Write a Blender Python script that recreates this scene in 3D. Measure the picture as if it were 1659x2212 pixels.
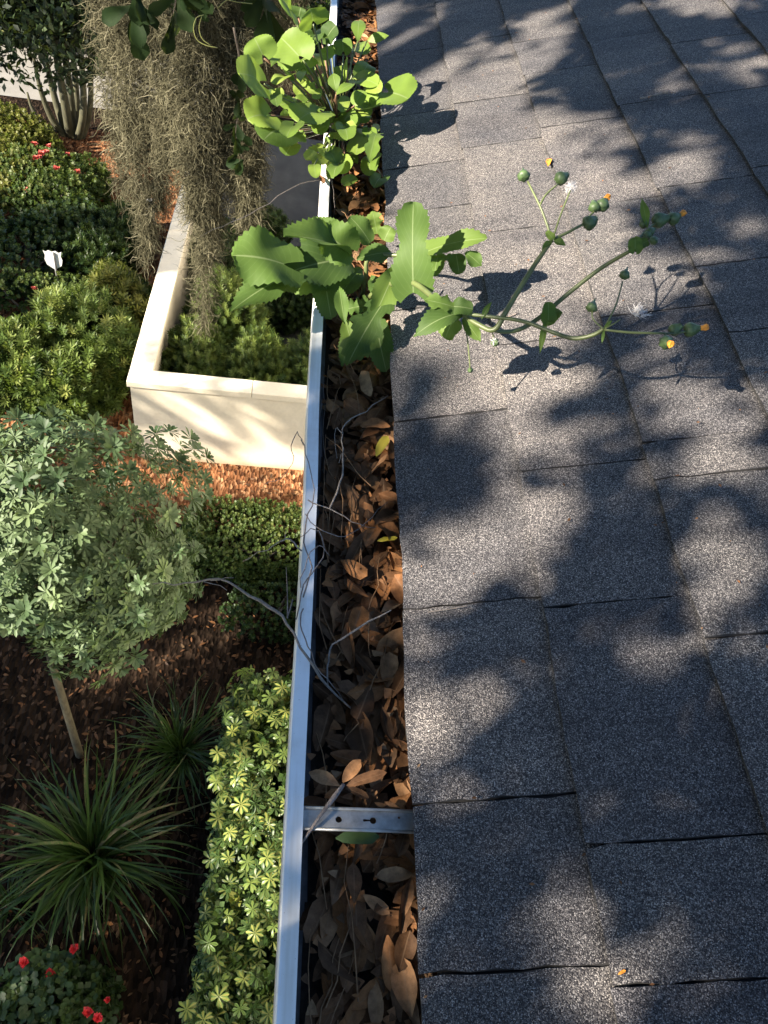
import bpy, math, random
import numpy as np
from mathutils import Matrix, Vector

for o in list(bpy.data.objects):
    bpy.data.objects.remove(o)
SC = bpy.context.scene
COL = SC.collection
rng = np.random.default_rng(7)
random.seed(7)

# ------------------------------------------------------------------ camera
G = 5.5                                   # height of the gutter lip above the ground (m)
CAM = np.array([0.0, 0.0, G + 0.65])
F, CX, CY = 1788.0, 829.5, 1106.0         # focal length / centre in units of a 1659 x 2212 picture
RM = np.array([[0.98938213, -0.07801022, 0.12262709],
               [-0.02183193, 0.75439407, 0.65605865],
               [0.14368843, 0.6517699, -0.7446809]])   # columns: right, up, forward
cam_d = bpy.data.cameras.new('camera')
cam = bpy.data.objects.new('camera', cam_d)
COL.objects.link(cam)
M = Matrix.Identity(4)
for r in range(3):
    M[r][0] = RM[r, 0]; M[r][1] = RM[r, 1]; M[r][2] = -RM[r, 2]; M[r][3] = CAM[r]
cam.matrix_world = M
cam_d.sensor_fit = 'VERTICAL'
cam_d.sensor_height = 24.0
cam_d.lens = 24.0 * F / 2212.0
cam_d.clip_start = 0.02
cam_d.clip_end = 600
SC.camera = cam

# ------------------------------------------------------------------ sky, sun, exposure
SUN = np.array([-0.79, -0.345, 0.53]); SUN /= np.linalg.norm(SUN)   # towards the sun
w = bpy.data.worlds.new('World'); SC.world = w; w.use_nodes = True
nt = w.node_tree; nt.nodes.clear()
wo = nt.nodes.new('ShaderNodeOutputWorld'); bg = nt.nodes.new('ShaderNodeBackground')
sky = nt.nodes.new('ShaderNodeTexSky'); sky.sky_type = 'NISHITA'; sky.sun_disc = False
sky.sun_elevation = math.asin(SUN[2]); sky.sun_rotation = math.atan2(SUN[0], SUN[1])
sky.air_density = 1.0; sky.dust_density = 0.2; sky.ozone_density = 3.0
bg.inputs[1].default_value = 0.065
nt.links.new(sky.outputs[0], bg.inputs[0]); nt.links.new(bg.outputs[0], wo.inputs[0])
sl = bpy.data.lights.new('sun', 'SUN'); sl.energy = 5.0; sl.angle = math.radians(0.53); sl.color = (1.0, 0.895, 0.75)
so = bpy.data.objects.new('sun', sl); COL.objects.link(so)
so.rotation_euler = Vector(SUN).to_track_quat('Z', 'Y').to_euler(); so.location = (-20, -9, 25)
SC.view_settings.view_transform = 'Standard'; SC.view_settings.look = 'None'
SC.view_settings.gamma = 1.0; SC.view_settings.exposure = 2.3; SC.view_settings.use_curve_mapping = False
SC.cycles.max_bounces = 6

# ------------------------------------------------------------------ geometry helpers
def ray(px, py):
    return RM @ np.array([px - CX, -(py - CY), F])

def at_z(px, py, z):
    r = ray(px, py); return CAM + r * (z - CAM[2]) / r[2]

def at_y(px, py, y):
    r = ray(px, py); return CAM + r * (y / r[1])

def depth(p):
    return float(RM[:, 2] @ (np.asarray(p) - CAM))

def to_px(P):
    q = (np.asarray(P) - CAM) @ RM
    d = np.where(np.abs(q[..., 2]) < 1e-6, 1e-6, q[..., 2])
    return np.stack([CX + F * q[..., 0] / d, CY - F * q[..., 1] / d], -1), q[..., 2]

def W(px, py, h):                          # pixel -> point at height h above the gutter lip
    return at_z(px, py, G + h)

TH = math.radians(18.4)
E0 = np.array([0.121, 0.0, G + 0.012])     # lower edge of the roof surface
RS = np.array([math.cos(TH), 0, math.sin(TH)]); RN = np.array([-math.sin(TH), 0, math.cos(TH)])
def roof_pt(s, y, h=0.0):
    return E0 + RS * s + np.array([0, y, 0]) + RN * h
def roof_px(px, py, h=0.0):
    r = ray(px, py); t = (RN @ (E0 + RN * h) - RN @ CAM) / (RN @ r); return CAM + t * r

ROOT = {}
def tag(o, label=None, cat=None, group=None, kind=None):
    if label: o['label'] = label
    if cat: o['category'] = cat
    if group: o['group'] = group
    if kind: o['kind'] = kind
    return o

def thing(name, loc, label, cat, group=None):
    o = bpy.data.objects.new(name, None); COL.objects.link(o)
    o.location = loc; o.empty_display_size = 0.05
    ROOT[o.name] = np.array(loc, float)
    return tag(o, label, cat, group)

def link_obj(name, me, parent=None, loc=None):
    o = bpy.data.objects.new(name, me); COL.objects.link(o)
    if parent is not None:
        o.parent = parent; ROOT[o.name] = ROOT[parent.name]
        if loc is not None: o.location = np.asarray(loc, float) - ROOT[parent.name]
    else:
        ROOT[o.name] = np.zeros(3)
        if loc is not None: o.location = loc; ROOT[o.name] = np.array(loc, float)
    return o

def make_mesh(name, V, Fc, mat=None, smooth=False, attrs=None):
    me = bpy.data.meshes.new(name)
    V = np.ascontiguousarray(V, dtype=np.float32)
    if isinstance(Fc, np.ndarray):
        n, k = Fc.shape
        me.vertices.add(len(V)); me.vertices.foreach_set('co', V.ravel())
        me.loops.add(n * k); me.loops.foreach_set('vertex_index', np.ascontiguousarray(Fc, dtype=np.int32).ravel())
        me.polygons.add(n); me.polygons.foreach_set('loop_start', np.arange(0, n * k, k, dtype=np.int32))
        me.update(calc_edges=True)
    else:
        me.from_pydata([tuple(v) for v in V], [], Fc)
    if attrs:
        for k, a in attrs.items():
            at = me.attributes.new(k, 'FLOAT', 'POINT'); at.data.foreach_set('value', np.ascontiguousarray(a, dtype=np.float32))
    if smooth: me.polygons.foreach_set('use_smooth', np.ones(len(me.polygons), dtype=bool))
    if mat: me.materials.append(mat)
    me.validate()
    return me

def mesh_obj(name, V, Fc, mat, parent=None, smooth=False, attrs=None):
    V = np.asarray(V, float)
    if parent is not None: V = V - ROOT[parent.name]
    return link_obj(name, make_mesh(name, V, Fc, mat, smooth, attrs), parent)

class MB:                                   # collects shapes into one mesh
    def __init__(s): s.V = []; s.F = []; s.n = 0
    def add(s, V, Fc):
        V = np.asarray(V, float); s.V.append(V)
        s.F += [tuple(int(i) + s.n for i in f) for f in Fc]; s.n += len(V)
    def box(s, lo, hi):
        x0, y0, z0 = lo; x1, y1, z1 = hi
        s.add([(x0,y0,z0),(x1,y0,z0),(x1,y1,z0),(x0,y1,z0),(x0,y0,z1),(x1,y0,z1),(x1,y1,z1),(x0,y1,z1)],
              [(0,3,2,1),(4,5,6,7),(0,1,5,4),(1,2,6,5),(2,3,7,6),(3,0,4,7)])
    def tube(s, pts, rad, sides=6):
        V, Fc = tube_geo(pts, rad, sides); s.add(V, Fc)
    def build(s, name, mat, parent=None, smooth=False):
        return mesh_obj(name, np.vstack(s.V), s.F, mat, parent, smooth)

def nrm(v):
    v = np.asarray(v, float); return v / (np.linalg.norm(v, axis=-1, keepdims=True) + 1e-12)

def smooth_path(pts, n=4):
    P = np.asarray(pts, float)
    if len(P) < 3: return np.array([P[0] + (P[-1] - P[0]) * t for t in np.linspace(0, 1, n + 1)])
    Q = np.vstack([2 * P[0] - P[1], P, 2 * P[-1] - P[-2]]); out = []
    for i in range(1, len(Q) - 2):
        for t in np.linspace(0, 1, n, endpoint=False):
            a, b, c, d = Q[i-1], Q[i], Q[i+1], Q[i+2]
            out.append(.5 * (2*b + (c-a)*t + (2*a-5*b+4*c-d)*t*t + (-a+3*b-3*c+d)*t**3))
    out.append(P[-1]); return np.array(out)

def tube_geo(pts, rad, sides=6):
    P = np.asarray(pts, float); n = len(P)
    R = np.full(n, rad, float) if np.isscalar(rad) else np.interp(np.linspace(0, 1, n), np.linspace(0, 1, len(rad)), rad)
    T = nrm(np.gradient(P, axis=0)); ref = np.array([0.3, 0.1, 0.95]) if abs(T[0] @ np.array([0.3, 0.1, 0.95])) < .9 else np.array([1.0, 0, 0])
    V = []
    for i in range(n):
        a = nrm(np.cross(T[i], ref)); b = np.cross(T[i], a); ref = np.cross(a, T[i])
        for k in range(sides):
            t = 2 * math.pi * k / sides; V.append(P[i] + R[i] * (math.cos(t) * a + math.sin(t) * b))
    Fc = []
    for i in range(n - 1):
        for k in range(sides):
            k2 = (k + 1) % sides; Fc.append((i*sides+k, i*sides+k2, (i+1)*sides+k2, (i+1)*sides+k))
    Fc.append(tuple(range(sides))[::-1]); Fc.append(tuple((n-1)*sides + k for k in range(sides)))
    return np.array(V), Fc

def instance(T, TF, pos, dx, nz, sc, attr=None):
    """copies of a template (x along, y across, z normal) merged into vertex / face arrays"""
    pos = np.asarray(pos, float); dx = nrm(dx); ny = nrm(np.cross(nz, dx)); nz = np.cross(dx, ny)
    sc = np.broadcast_to(np.asarray(sc, float), (len(pos),)) if np.ndim(sc) < 2 else sc
    s3 = sc[:, None] * np.ones(3) if sc.ndim == 1 else sc
    V = pos[:, None, :] + (T[None, :, 0, None] * s3[:, 0, None, None]) * dx[:, None, :] \
        + (T[None, :, 1, None] * s3[:, 1, None, None]) * ny[:, None, :] + (T[None, :, 2, None] * s3[:, 2, None, None]) * nz[:, None, :]
    m = len(T); Fc = TF[None] + (np.arange(len(pos)) * m)[:, None, None]
    return V.reshape(-1, 3), Fc.reshape(-1, TF.shape[1])

def grid_faces(nu, nv):
    return np.array([(i*(nv+1)+j, (i+1)*(nv+1)+j, (i+1)*(nv+1)+j+1, i*(nv+1)+j+1) for i in range(nu) for j in range(nv)])

PROF = {
 'violin': [(0,.30),(.06,.45),(.2,.5),(.36,.46),(.5,.33),(.56,.30),(.66,.36),(.78,.37),(.88,.33),(.95,.23),(1,.05)],
 'lobed':  [(0,.12),(.12,.34),(.22,.4),(.32,.2),(.42,.26),(.5,.46),(.6,.3),(.68,.24),(.78,.42),(.88,.3),(.96,.1),(1,.01)],
 'lance':  [(0,.06),(.15,.26),(.4,.5),(.6,.48),(.8,.3),(.93,.1),(1,.01)],
 'broad':  [(0,.2),(.08,.38),(.25,.49),(.5,.5),(.72,.45),(.88,.35),(.96,.22),(1,.04)],
 'oak':    [(0,.04),(.08,.16),(.25,.38),(.5,.49),(.75,.48),(.9,.33),(.97,.17),(1,.03)],
 'obov':   [(0,.06),(.2,.16),(.45,.34),(.7,.5),(.88,.42),(.97,.2),(1,.03)],
 'strap':  [(0,.5),(.5,.5),(.85,.34),(1,.02)],
}
def leaf_grid(kind, L, Wd, nu=22, nv=6, teeth=.05, fold=.18, droop=.1, ripple=.04, curl=0.0, seed=0):
    """flat-ish blade: x from the base (0) to the tip (L); returns verts, quads, |v|, u"""
    rs = np.random.default_rng(seed); V = []; av = []; au = []
    ph = rs.uniform(0, 6.28, 4); tph = rs.uniform(.9, 1.1, nu + 1)
    for i in range(nu + 1):
        u = i / nu
        if kind == 'round': u = .5 - .5 * math.cos(math.pi * u)
        if kind == 'round':
            hw = .5 * max(0.0, 1 - abs(2*u - 1) ** 2.6) ** .48 * (1 - .08 * u) + (.01 if u > .99 else 0) + (.1 * (1-u)**3)
        else:
            xs, ys = zip(*PROF[kind]); hw = float(np.interp(u, xs, ys))
        tooth = (teeth * (1 if i % 2 else -1) * tph[i]) if 0 < i < nu else 0
        for j in range(nv + 1):
            v = 2 * j / nv - 1; e = abs(v)
            y = v * hw * Wd * (1 + (tooth if e > .99 else 0))
            x = u * L
            if kind == 'round': x -= .42 * L * e ** 1.6 * (1 - u) ** 1.8
            elif kind == 'violin': x -= .12 * L * e ** 1.5 * (1 - u) ** 4
            if e > .99: x += tooth * L * .25
            z = fold * abs(y) - droop * L * u * u + ripple * Wd * math.sin(9 * u + ph[0] + (2 if v > 0 else 0)) * e ** 1.5 \
                + curl * (y / max(Wd, 1e-6)) ** 2 * Wd + ripple * .5 * Wd * math.sin(4 * u + ph[1]) * v
            V.append((x, y, z)); av.append(e); au.append(u)
    return np.array(V), grid_faces(nu, nv), np.array(av), np.array(au)

def small_leaf(kind='lance', L=1.0, Wd=.4, nu=4, fold=.25, droop=.15):
    V, Fc, a, u = leaf_grid(kind, L, Wd, nu, 2, 0, fold, droop, 0)
    return V, Fc
QUAD = (np.array([(0, 0, 0), (.5, -.5, .06), (1, 0, 0), (.5, .5, .06)], float), np.array([(0, 1, 2, 3)]))

def join(parts):
    Vs, Fs, n = [], [], 0
    for V, Fc in parts: Vs.append(V); Fs.append(Fc + n); n += len(V)
    return np.vstack(Vs), np.vstack(Fs)

def rdir(n):
    return nrm(rng.normal(size=(n, 3)))

# ------------------------------------------------------------------ materials
def new_mat(name):
    m = bpy.data.materials.new(name); m.use_nodes = True; t = m.node_tree
    b = t.nodes['Principled BSDF']; return m, t, b
def N(t, typ, **kw):
    n = t.nodes.new(typ)
    for k, v in kw.items():
        if k.startswith('i_'):
            key = k[2:]; n.inputs[int(key) if key.isdigit() else key.replace('_', ' ')].default_value = v
        else: setattr(n, k, v)
    return n
def ramp(t, fac, stops, interp='LINEAR'):
    r = t.nodes.new('ShaderNodeValToRGB'); r.color_ramp.interpolation = interp
    el = r.color_ramp.elements
    while len(el) < len(stops): el.new(.5)
    for e, (p, c) in zip(el, stops): e.position = p; e.color = (*c, 1)
    t.links.new(fac, r.inputs[0]); return r.outputs[0]
def wpos(t): return N(t, 'ShaderNodeNewGeometry').outputs['Position']
def noise(t, vec, scale, detail=4, rough=.55):
    n = N(t, 'ShaderNodeTexNoise'); n.inputs['Scale'].default_value = scale; n.inputs['Detail'].default_value = detail; n.inputs['Roughness'].default_value = rough
    if vec is not None: t.links.new(vec, n.inputs['Vector'])
    return n.outputs[0]
def mixc(t, fac, a, b, mode='MIX'):
    m = N(t, 'ShaderNodeMix', data_type='RGBA', blend_type=mode)
    if isinstance(fac, (int, float)): m.inputs[0].default_value = fac
    else: t.links.new(fac, m.inputs[0])
    for k, c in ((6, a), (7, b)):
        if isinstance(c, tuple): m.inputs[k].default_value = (*c, 1)
        else: t.links.new(c, m.inputs[k])
    return m.outputs[2]
def bump(t, b, h, strength=.4, dist=.002):
    n = N(t, 'ShaderNodeBump'); n.inputs['Strength'].default_value = strength; n.inputs['Distance'].default_value = dist
    t.links.new(h, n.inputs['Height']); t.links.new(n.outputs[0], b.inputs['Normal'])

BRIGHT = ('round_weed_leaf', 'variegated_leaf', 'spanish_moss', 'fallen_yellow_leaf', 'pittosporum_leaf')
def leaf_mat(name, stops, trans=.35, rough=.45, attr='tint', tcol=None, veins=False, obj_rand=False, edge=None):
    """leaf: colour from a per-leaf number, some light passing through the blade"""
    m, t, b = new_mat(name)
    if obj_rand: fac = N(t, 'ShaderNodeObjectInfo').outputs['Random']
    else:
        a = N(t, 'ShaderNodeAttribute', attribute_name=attr); fac = a.outputs['Fac']
    nz = noise(t, wpos(t), 60, 2)
    mm = N(t, 'ShaderNodeMath', operation='MULTIPLY_ADD'); t.links.new(nz, mm.inputs[0]); mm.inputs[1].default_value = .3; mm.inputs[2].default_value = -.15
    ad = N(t, 'ShaderNodeMath', operation='ADD', use_clamp=True); t.links.new(fac, ad.inputs[0]); t.links.new(mm.outputs[0], ad.inputs[1])
    kf = .46 if name not in BRIGHT else .60
    c = ramp(t, ad.outputs[0], [(q, tuple(x * kf for x in cc)) for q, cc in stops])
    if edge is not None:
        v = N(t, 'ShaderNodeAttribute', attribute_name='vv').outputs['Fac']
        va = N(t, 'ShaderNodeMath', operation='ADD', use_clamp=True); t.links.new(v, va.inputs[0]); t.links.new(mm.outputs[0], va.inputs[1])
        k = ramp(t, va.outputs[0], [(.22, (0,0,0)), (.6, (1,1,1))])
        c = mixc(t, k, c, edge)
    if veins:
        v = N(t, 'ShaderNodeAttribute', attribute_name='vv').outputs['Fac']; u = N(t, 'ShaderNodeAttribute', attribute_name='uu').outputs['Fac']
        k = ramp(t, v, [(0, (.62,.62,.62)), (.02, (.45,.45,.45)), (.05, (0,0,0))])
        d = N(t, 'ShaderNodeMath', operation='MULTIPLY_ADD'); t.links.new(v, d.inputs[0]); d.inputs[1].default_value = -.45; t.links.new(u, d.inputs[2])
        s = N(t, 'ShaderNodeMath', operation='MULTIPLY'); t.links.new(d.outputs[0], s.inputs[0]); s.inputs[1].default_value = 8.0
        fr = N(t, 'ShaderNodeMath', operation='FRACT'); t.links.new(s.outputs[0], fr.inputs[0])
        k2 = ramp(t, fr.outputs[0], [(0, (.16,.16,.16)), (.08, (0,0,0)), (.92, (0,0,0)), (1, (.16,.16,.16))])
        c = mixc(t, k2, c, (.20, .28, .10)); c = mixc(t, k, c, (.26, .32, .15))
        bump(t, b, fr.outputs[0], .10, .001)
    t.links.new(c, b.inputs['Base Color']); b.inputs['Roughness'].default_value = rough
    b.inputs['Specular IOR Level'].default_value = .06 if name in ('oak_leaf', 'spanish_moss') else .22
    out = t.nodes['Material Output']
    if trans > 0:
        tr = N(t, 'ShaderNodeBsdfTranslucent')
        tc = mixc(t, .5, c, tuple(x * .45 for x in (tcol or (.35, .5, .05)))); t.links.new(tc, tr.inputs[0])
        mx = N(t, 'ShaderNodeMixShader'); mx.inputs[0].default_value = trans
        t.links.new(b.outputs[0], mx.inputs[1]); t.links.new(tr.outputs[0], mx.inputs[2]); t.links.new(mx.outputs[0], out.inputs[0])
    return m

def plain(name, col, rough=.5, metal=0.0, var=.12, scale=40, bmp=0.0):
    m, t, b = new_mat(name); n = noise(t, wpos(t), scale, 4)
    lo = tuple(x * (1 - var) for x in col); hi = tuple(min(1, x * (1 + var)) for x in col)
    t.links.new(ramp(t, n, [(.3, lo), (.7, hi)]), b.inputs['Base Color'])
    b.inputs['Roughness'].default_value = rough; b.inputs['Metallic'].default_value = metal
    if bmp: bump(t, b, n, bmp, .003)
    return m

def mat_shingle():
    m, t, b = new_mat('shingle_granules'); p = wpos(t)
    def vor(scale):
        v = N(t, 'ShaderNodeTexVoronoi', feature='F1'); v.inputs['Scale'].default_value = scale; v.inputs['Randomness'].default_value = 1
        t.links.new(p, v.inputs['Vector']); return v
    v1 = vor(1300); sep = N(t, 'ShaderNodeSeparateColor'); t.links.new(v1.outputs['Color'], sep.inputs[0])
    c = ramp(t, sep.outputs[0], [(0, (.015,.015,.019)), (.3, (.044,.043,.048)), (.55, (.092,.089,.093)), (.78, (.162,.155,.155)), (.93, (.27,.258,.254)), (1, (.42,.405,.40))])
    dk = ramp(t, v1.outputs['Distance'], [(0, (1,1,1)), (.55, (.95,.95,.95)), (.95, (.35,.35,.36))])
    c = mixc(t, 1.0, c, dk, 'MULTIPLY')
    # each tab a little lighter or darker, weathering in soft patches
    rnd = N(t, 'ShaderNodeObjectInfo').outputs['Random']
    c = mixc(t, 1.0, c, ramp(t, rnd, [(0, (.80,.80,.83)), (.5, (1,.985,.96)), (1, (1.18,1.14,1.10))]), 'MULTIPLY')
    c = mixc(t, 1.0, c, ramp(t, noise(t, p, 9, 5), [(.3, (.78,.79,.82)), (.7, (1.18,1.15,1.10))]), 'MULTIPLY')
    mp = N(t, 'ShaderNodeMapping'); mp.inputs['Scale'].default_value = (2.2, 16, 2.2); t.links.new(p, mp.inputs[0])
    c = mixc(t, 1.0, c, ramp(t, noise(t, mp.outputs[0], 1.0, 5, .6), [(.34, (.74,.74,.76)), (.5, (1,1,1)), (.72, (1.14,1.12,1.08))]), 'MULTIPLY')
    c = mixc(t, ramp(t, noise(t, p, 26, 6, .7), [(.62, (0,0,0)), (.78, (.45,.45,.45))]), c, (.050, .043, .034))       # dirt and algae in small patches
    t.links.new(c, b.inputs['Base Color']); b.inputs['Roughness'].default_value = .78
    b.inputs['Specular IOR Level'].default_value = .22
    sb = N(t, 'ShaderNodeMath', operation='SUBTRACT'); sb.inputs[0].default_value = 1; t.links.new(v1.outputs['Distance'], sb.inputs[1])
    bump(t, b, sb.outputs[0], .9, .0010)
    return m

def mat_ground(name, stops):
    m, t, b = new_mat(name); p = wpos(t)
    v = N(t, 'ShaderNodeTexVoronoi'); v.inputs['Scale'].default_value = 38; v.inputs['Randomness'].default_value = 1
    mp = N(t, 'ShaderNodeMapping'); mp.inputs['Scale'].default_value = (1, .45, 1); mp.inputs['Rotation'].default_value = (0, 0, .6)
    t.links.new(p, mp.inputs[0]); t.links.new(mp.outputs[0], v.inputs['Vector'])
    sep = N(t, 'ShaderNodeSeparateColor'); t.links.new(v.outputs['Color'], sep.inputs[0])
    c = ramp(t, sep.outputs[0], stops)
    c = mixc(t, 1, c, ramp(t, noise(t, p, 3, 5), [(.3, (.55,.55,.55)), (.7, (1.2,1.15,1.1))]), 'MULTIPLY')
    t.links.new(c, b.inputs['Base Color']); b.inputs['Roughness'].default_value = .95; b.inputs['Specular IOR Level'].default_value = .04
    bump(t, b, v.outputs['Distance'], .8, .02)
    return m

def mat_paving(name, lo, hi, streak=False):
    m, t, b = new_mat(name); p = wpos(t)
    n1 = noise(t, p, 2.2, 6, .6); n2 = noise(t, p, 90, 2)
    c = ramp(t, n1, [(.3, lo), (.7, hi)])
    if streak:
        mp = N(t, 'ShaderNodeMapping'); mp.inputs['Scale'].default_value = (4, 1.2, 1); t.links.new(p, mp.inputs[0])
        c = mixc(t, 1, c, ramp(t, noise(t, mp.outputs[0], 1.5, 5), [(.3, (.75,.77,.8)), (.7, (1.15,1.15,1.12))]), 'MULTIPLY')
    c = mixc(t, 1, c, ramp(t, n2, [(.3, (.85,.85,.85)), (.7, (1.1,1.1,1.1))]), 'MULTIPLY')
    t.links.new(c, b.inputs['Base Color']); b.inputs['Roughness'].default_value = .8
    bump(t, b, n2, .3, .003); return m

def mat_wall():
    m, t, b = new_mat('cream_stucco'); p = wpos(t)
    c = ramp(t, noise(t, p, 2.5, 6, .65), [(.25, (.60,.53,.40)), (.7, (.72,.65,.51))])
    c = mixc(t, 1, c, ramp(t, noise(t, p, 30, 4), [(.3, (.93,.93,.93)), (.7, (1.03,1.03,1.03))]), 'MULTIPLY')
    sp = N(t, 'ShaderNodeSeparateXYZ'); t.links.new(p, sp.inputs[0])
    k = ramp(t, sp.outputs[2], [(0, (.62,.5,.4)), (.07, (.9,.87,.83)), (.16, (1,1,1))])      # mulch splashed on the foot
    c = mixc(t, 1, c, k, 'MULTIPLY')
    t.links.new(c, b.inputs['Base Color']); b.inputs['Roughness'].default_value = .75
    bump(t, b, noise(t, p, 160, 3), .25, .002); return m

def mat_gutter():
    m, t, b = new_mat('white_painted_aluminium'); p = wpos(t)
    c = ramp(t, noise(t, p, 22, 6, .65), [(.28, (.68,.66,.62)), (.5, (.80,.795,.78)), (.75, (.84,.835,.83))])
    mp = N(t, 'ShaderNodeMapping'); mp.inputs['Scale'].default_value = (60, 3, 60); t.links.new(p, mp.inputs[0])
    dirt = ramp(t, noise(t, mp.outputs[0], 1.2, 5), [(.48, (1,1,1)), (.70, (.74,.70,.62))])
    c = mixc(t, 1, c, dirt, 'MULTIPLY')
    sps = ramp(t, noise(t, p, 420, 2), [(.70, (1,1,1)), (.76, (.42,.36,.28))])
    c = mixc(t, .7, c, sps, 'MULTIPLY')
    t.links.new(c, b.inputs['Base Color']); b.inputs['Roughness'].default_value = .38
    bump(t, b, noise(t, p, 25, 2), .05, .002); return m
def N_math(t, op, a, v):
    n = N(t, 'ShaderNodeMath', operation=op); t.links.new(a, n.inputs[0]); n.inputs[1].default_value = v; return n.outputs[0]

def mat_bark(name, a, b_, scale=30):
    m, t, b = new_mat(name); p = wpos(t)
    mp = N(t, 'ShaderNodeMapping'); mp.inputs['Scale'].default_value = (1, 1, .25); t.links.new(p, mp.inputs[0])
    n = noise(t, mp.outputs[0], scale, 6, .65); t.links.new(ramp(t, n, [(.3, a), (.7, b_)]), b.inputs['Base Color'])
    b.inputs['Roughness'].default_value = .85; bump(t, b, n, .6, .01); return m

def mat_dead(name='dead_leaf', k=1.0):
    m, t, b = new_mat(name); rnd = N(t, 'ShaderNodeObjectInfo').outputs['Random']
    a = N(t, 'ShaderNodeAttribute', attribute_name='tint').outputs['Fac']
    ad = N_math2(t, 'ADD', rnd, a); fr = N(t, 'ShaderNodeMath', operation='FRACT'); t.links.new(ad, fr.inputs[0])
    c = ramp(t, fr.outputs[0], [(0, (.085,.046,.024)), (.22, (.15,.080,.042)), (.42, (.25,.118,.054)), (.6, (.19,.115,.068)), (.75, (.33,.145,.055)), (.88, (.40,.195,.085)), (1, (.36,.24,.145))])
    c = mixc(t, 1, c, ramp(t, noise(t, wpos(t), 130, 5, .7), [(.28, (.5*k,.48*k,.45*k)), (.72, (1.3*k,1.25*k,1.15*k))]), 'MULTIPLY')
    v = N(t, 'ShaderNodeAttribute', attribute_name='vv').outputs['Fac']
    c = mixc(t, ramp(t, v, [(0, (.35,.35,.35)), (.10, (0,0,0))]), c, (.30, .19, .11))
    t.links.new(c, b.inputs['Base Color']); b.inputs['Roughness'].default_value = .6; b.inputs['Specular IOR Level'].default_value = .14
    bump(t, b, noise(t, wpos(t), 500, 3), .25, .001)
    tr = N(t, 'ShaderNodeBsdfTranslucent'); t.links.new(c, tr.inputs[0]); mx = N(t, 'ShaderNodeMixShader'); mx.inputs[0].default_value = .15
    t.links.new(b.outputs[0], mx.inputs[1]); t.links.new(tr.outputs[0], mx.inputs[2]); t.links.new(mx.outputs[0], t.nodes['Material Output'].inputs[0])
    return m
def N_math2(t, op, a, b_):
    n = N(t, 'ShaderNodeMath', operation=op); t.links.new(a, n.inputs[0]); t.links.new(b_, n.inputs[1]); return n.outputs[0]

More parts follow.
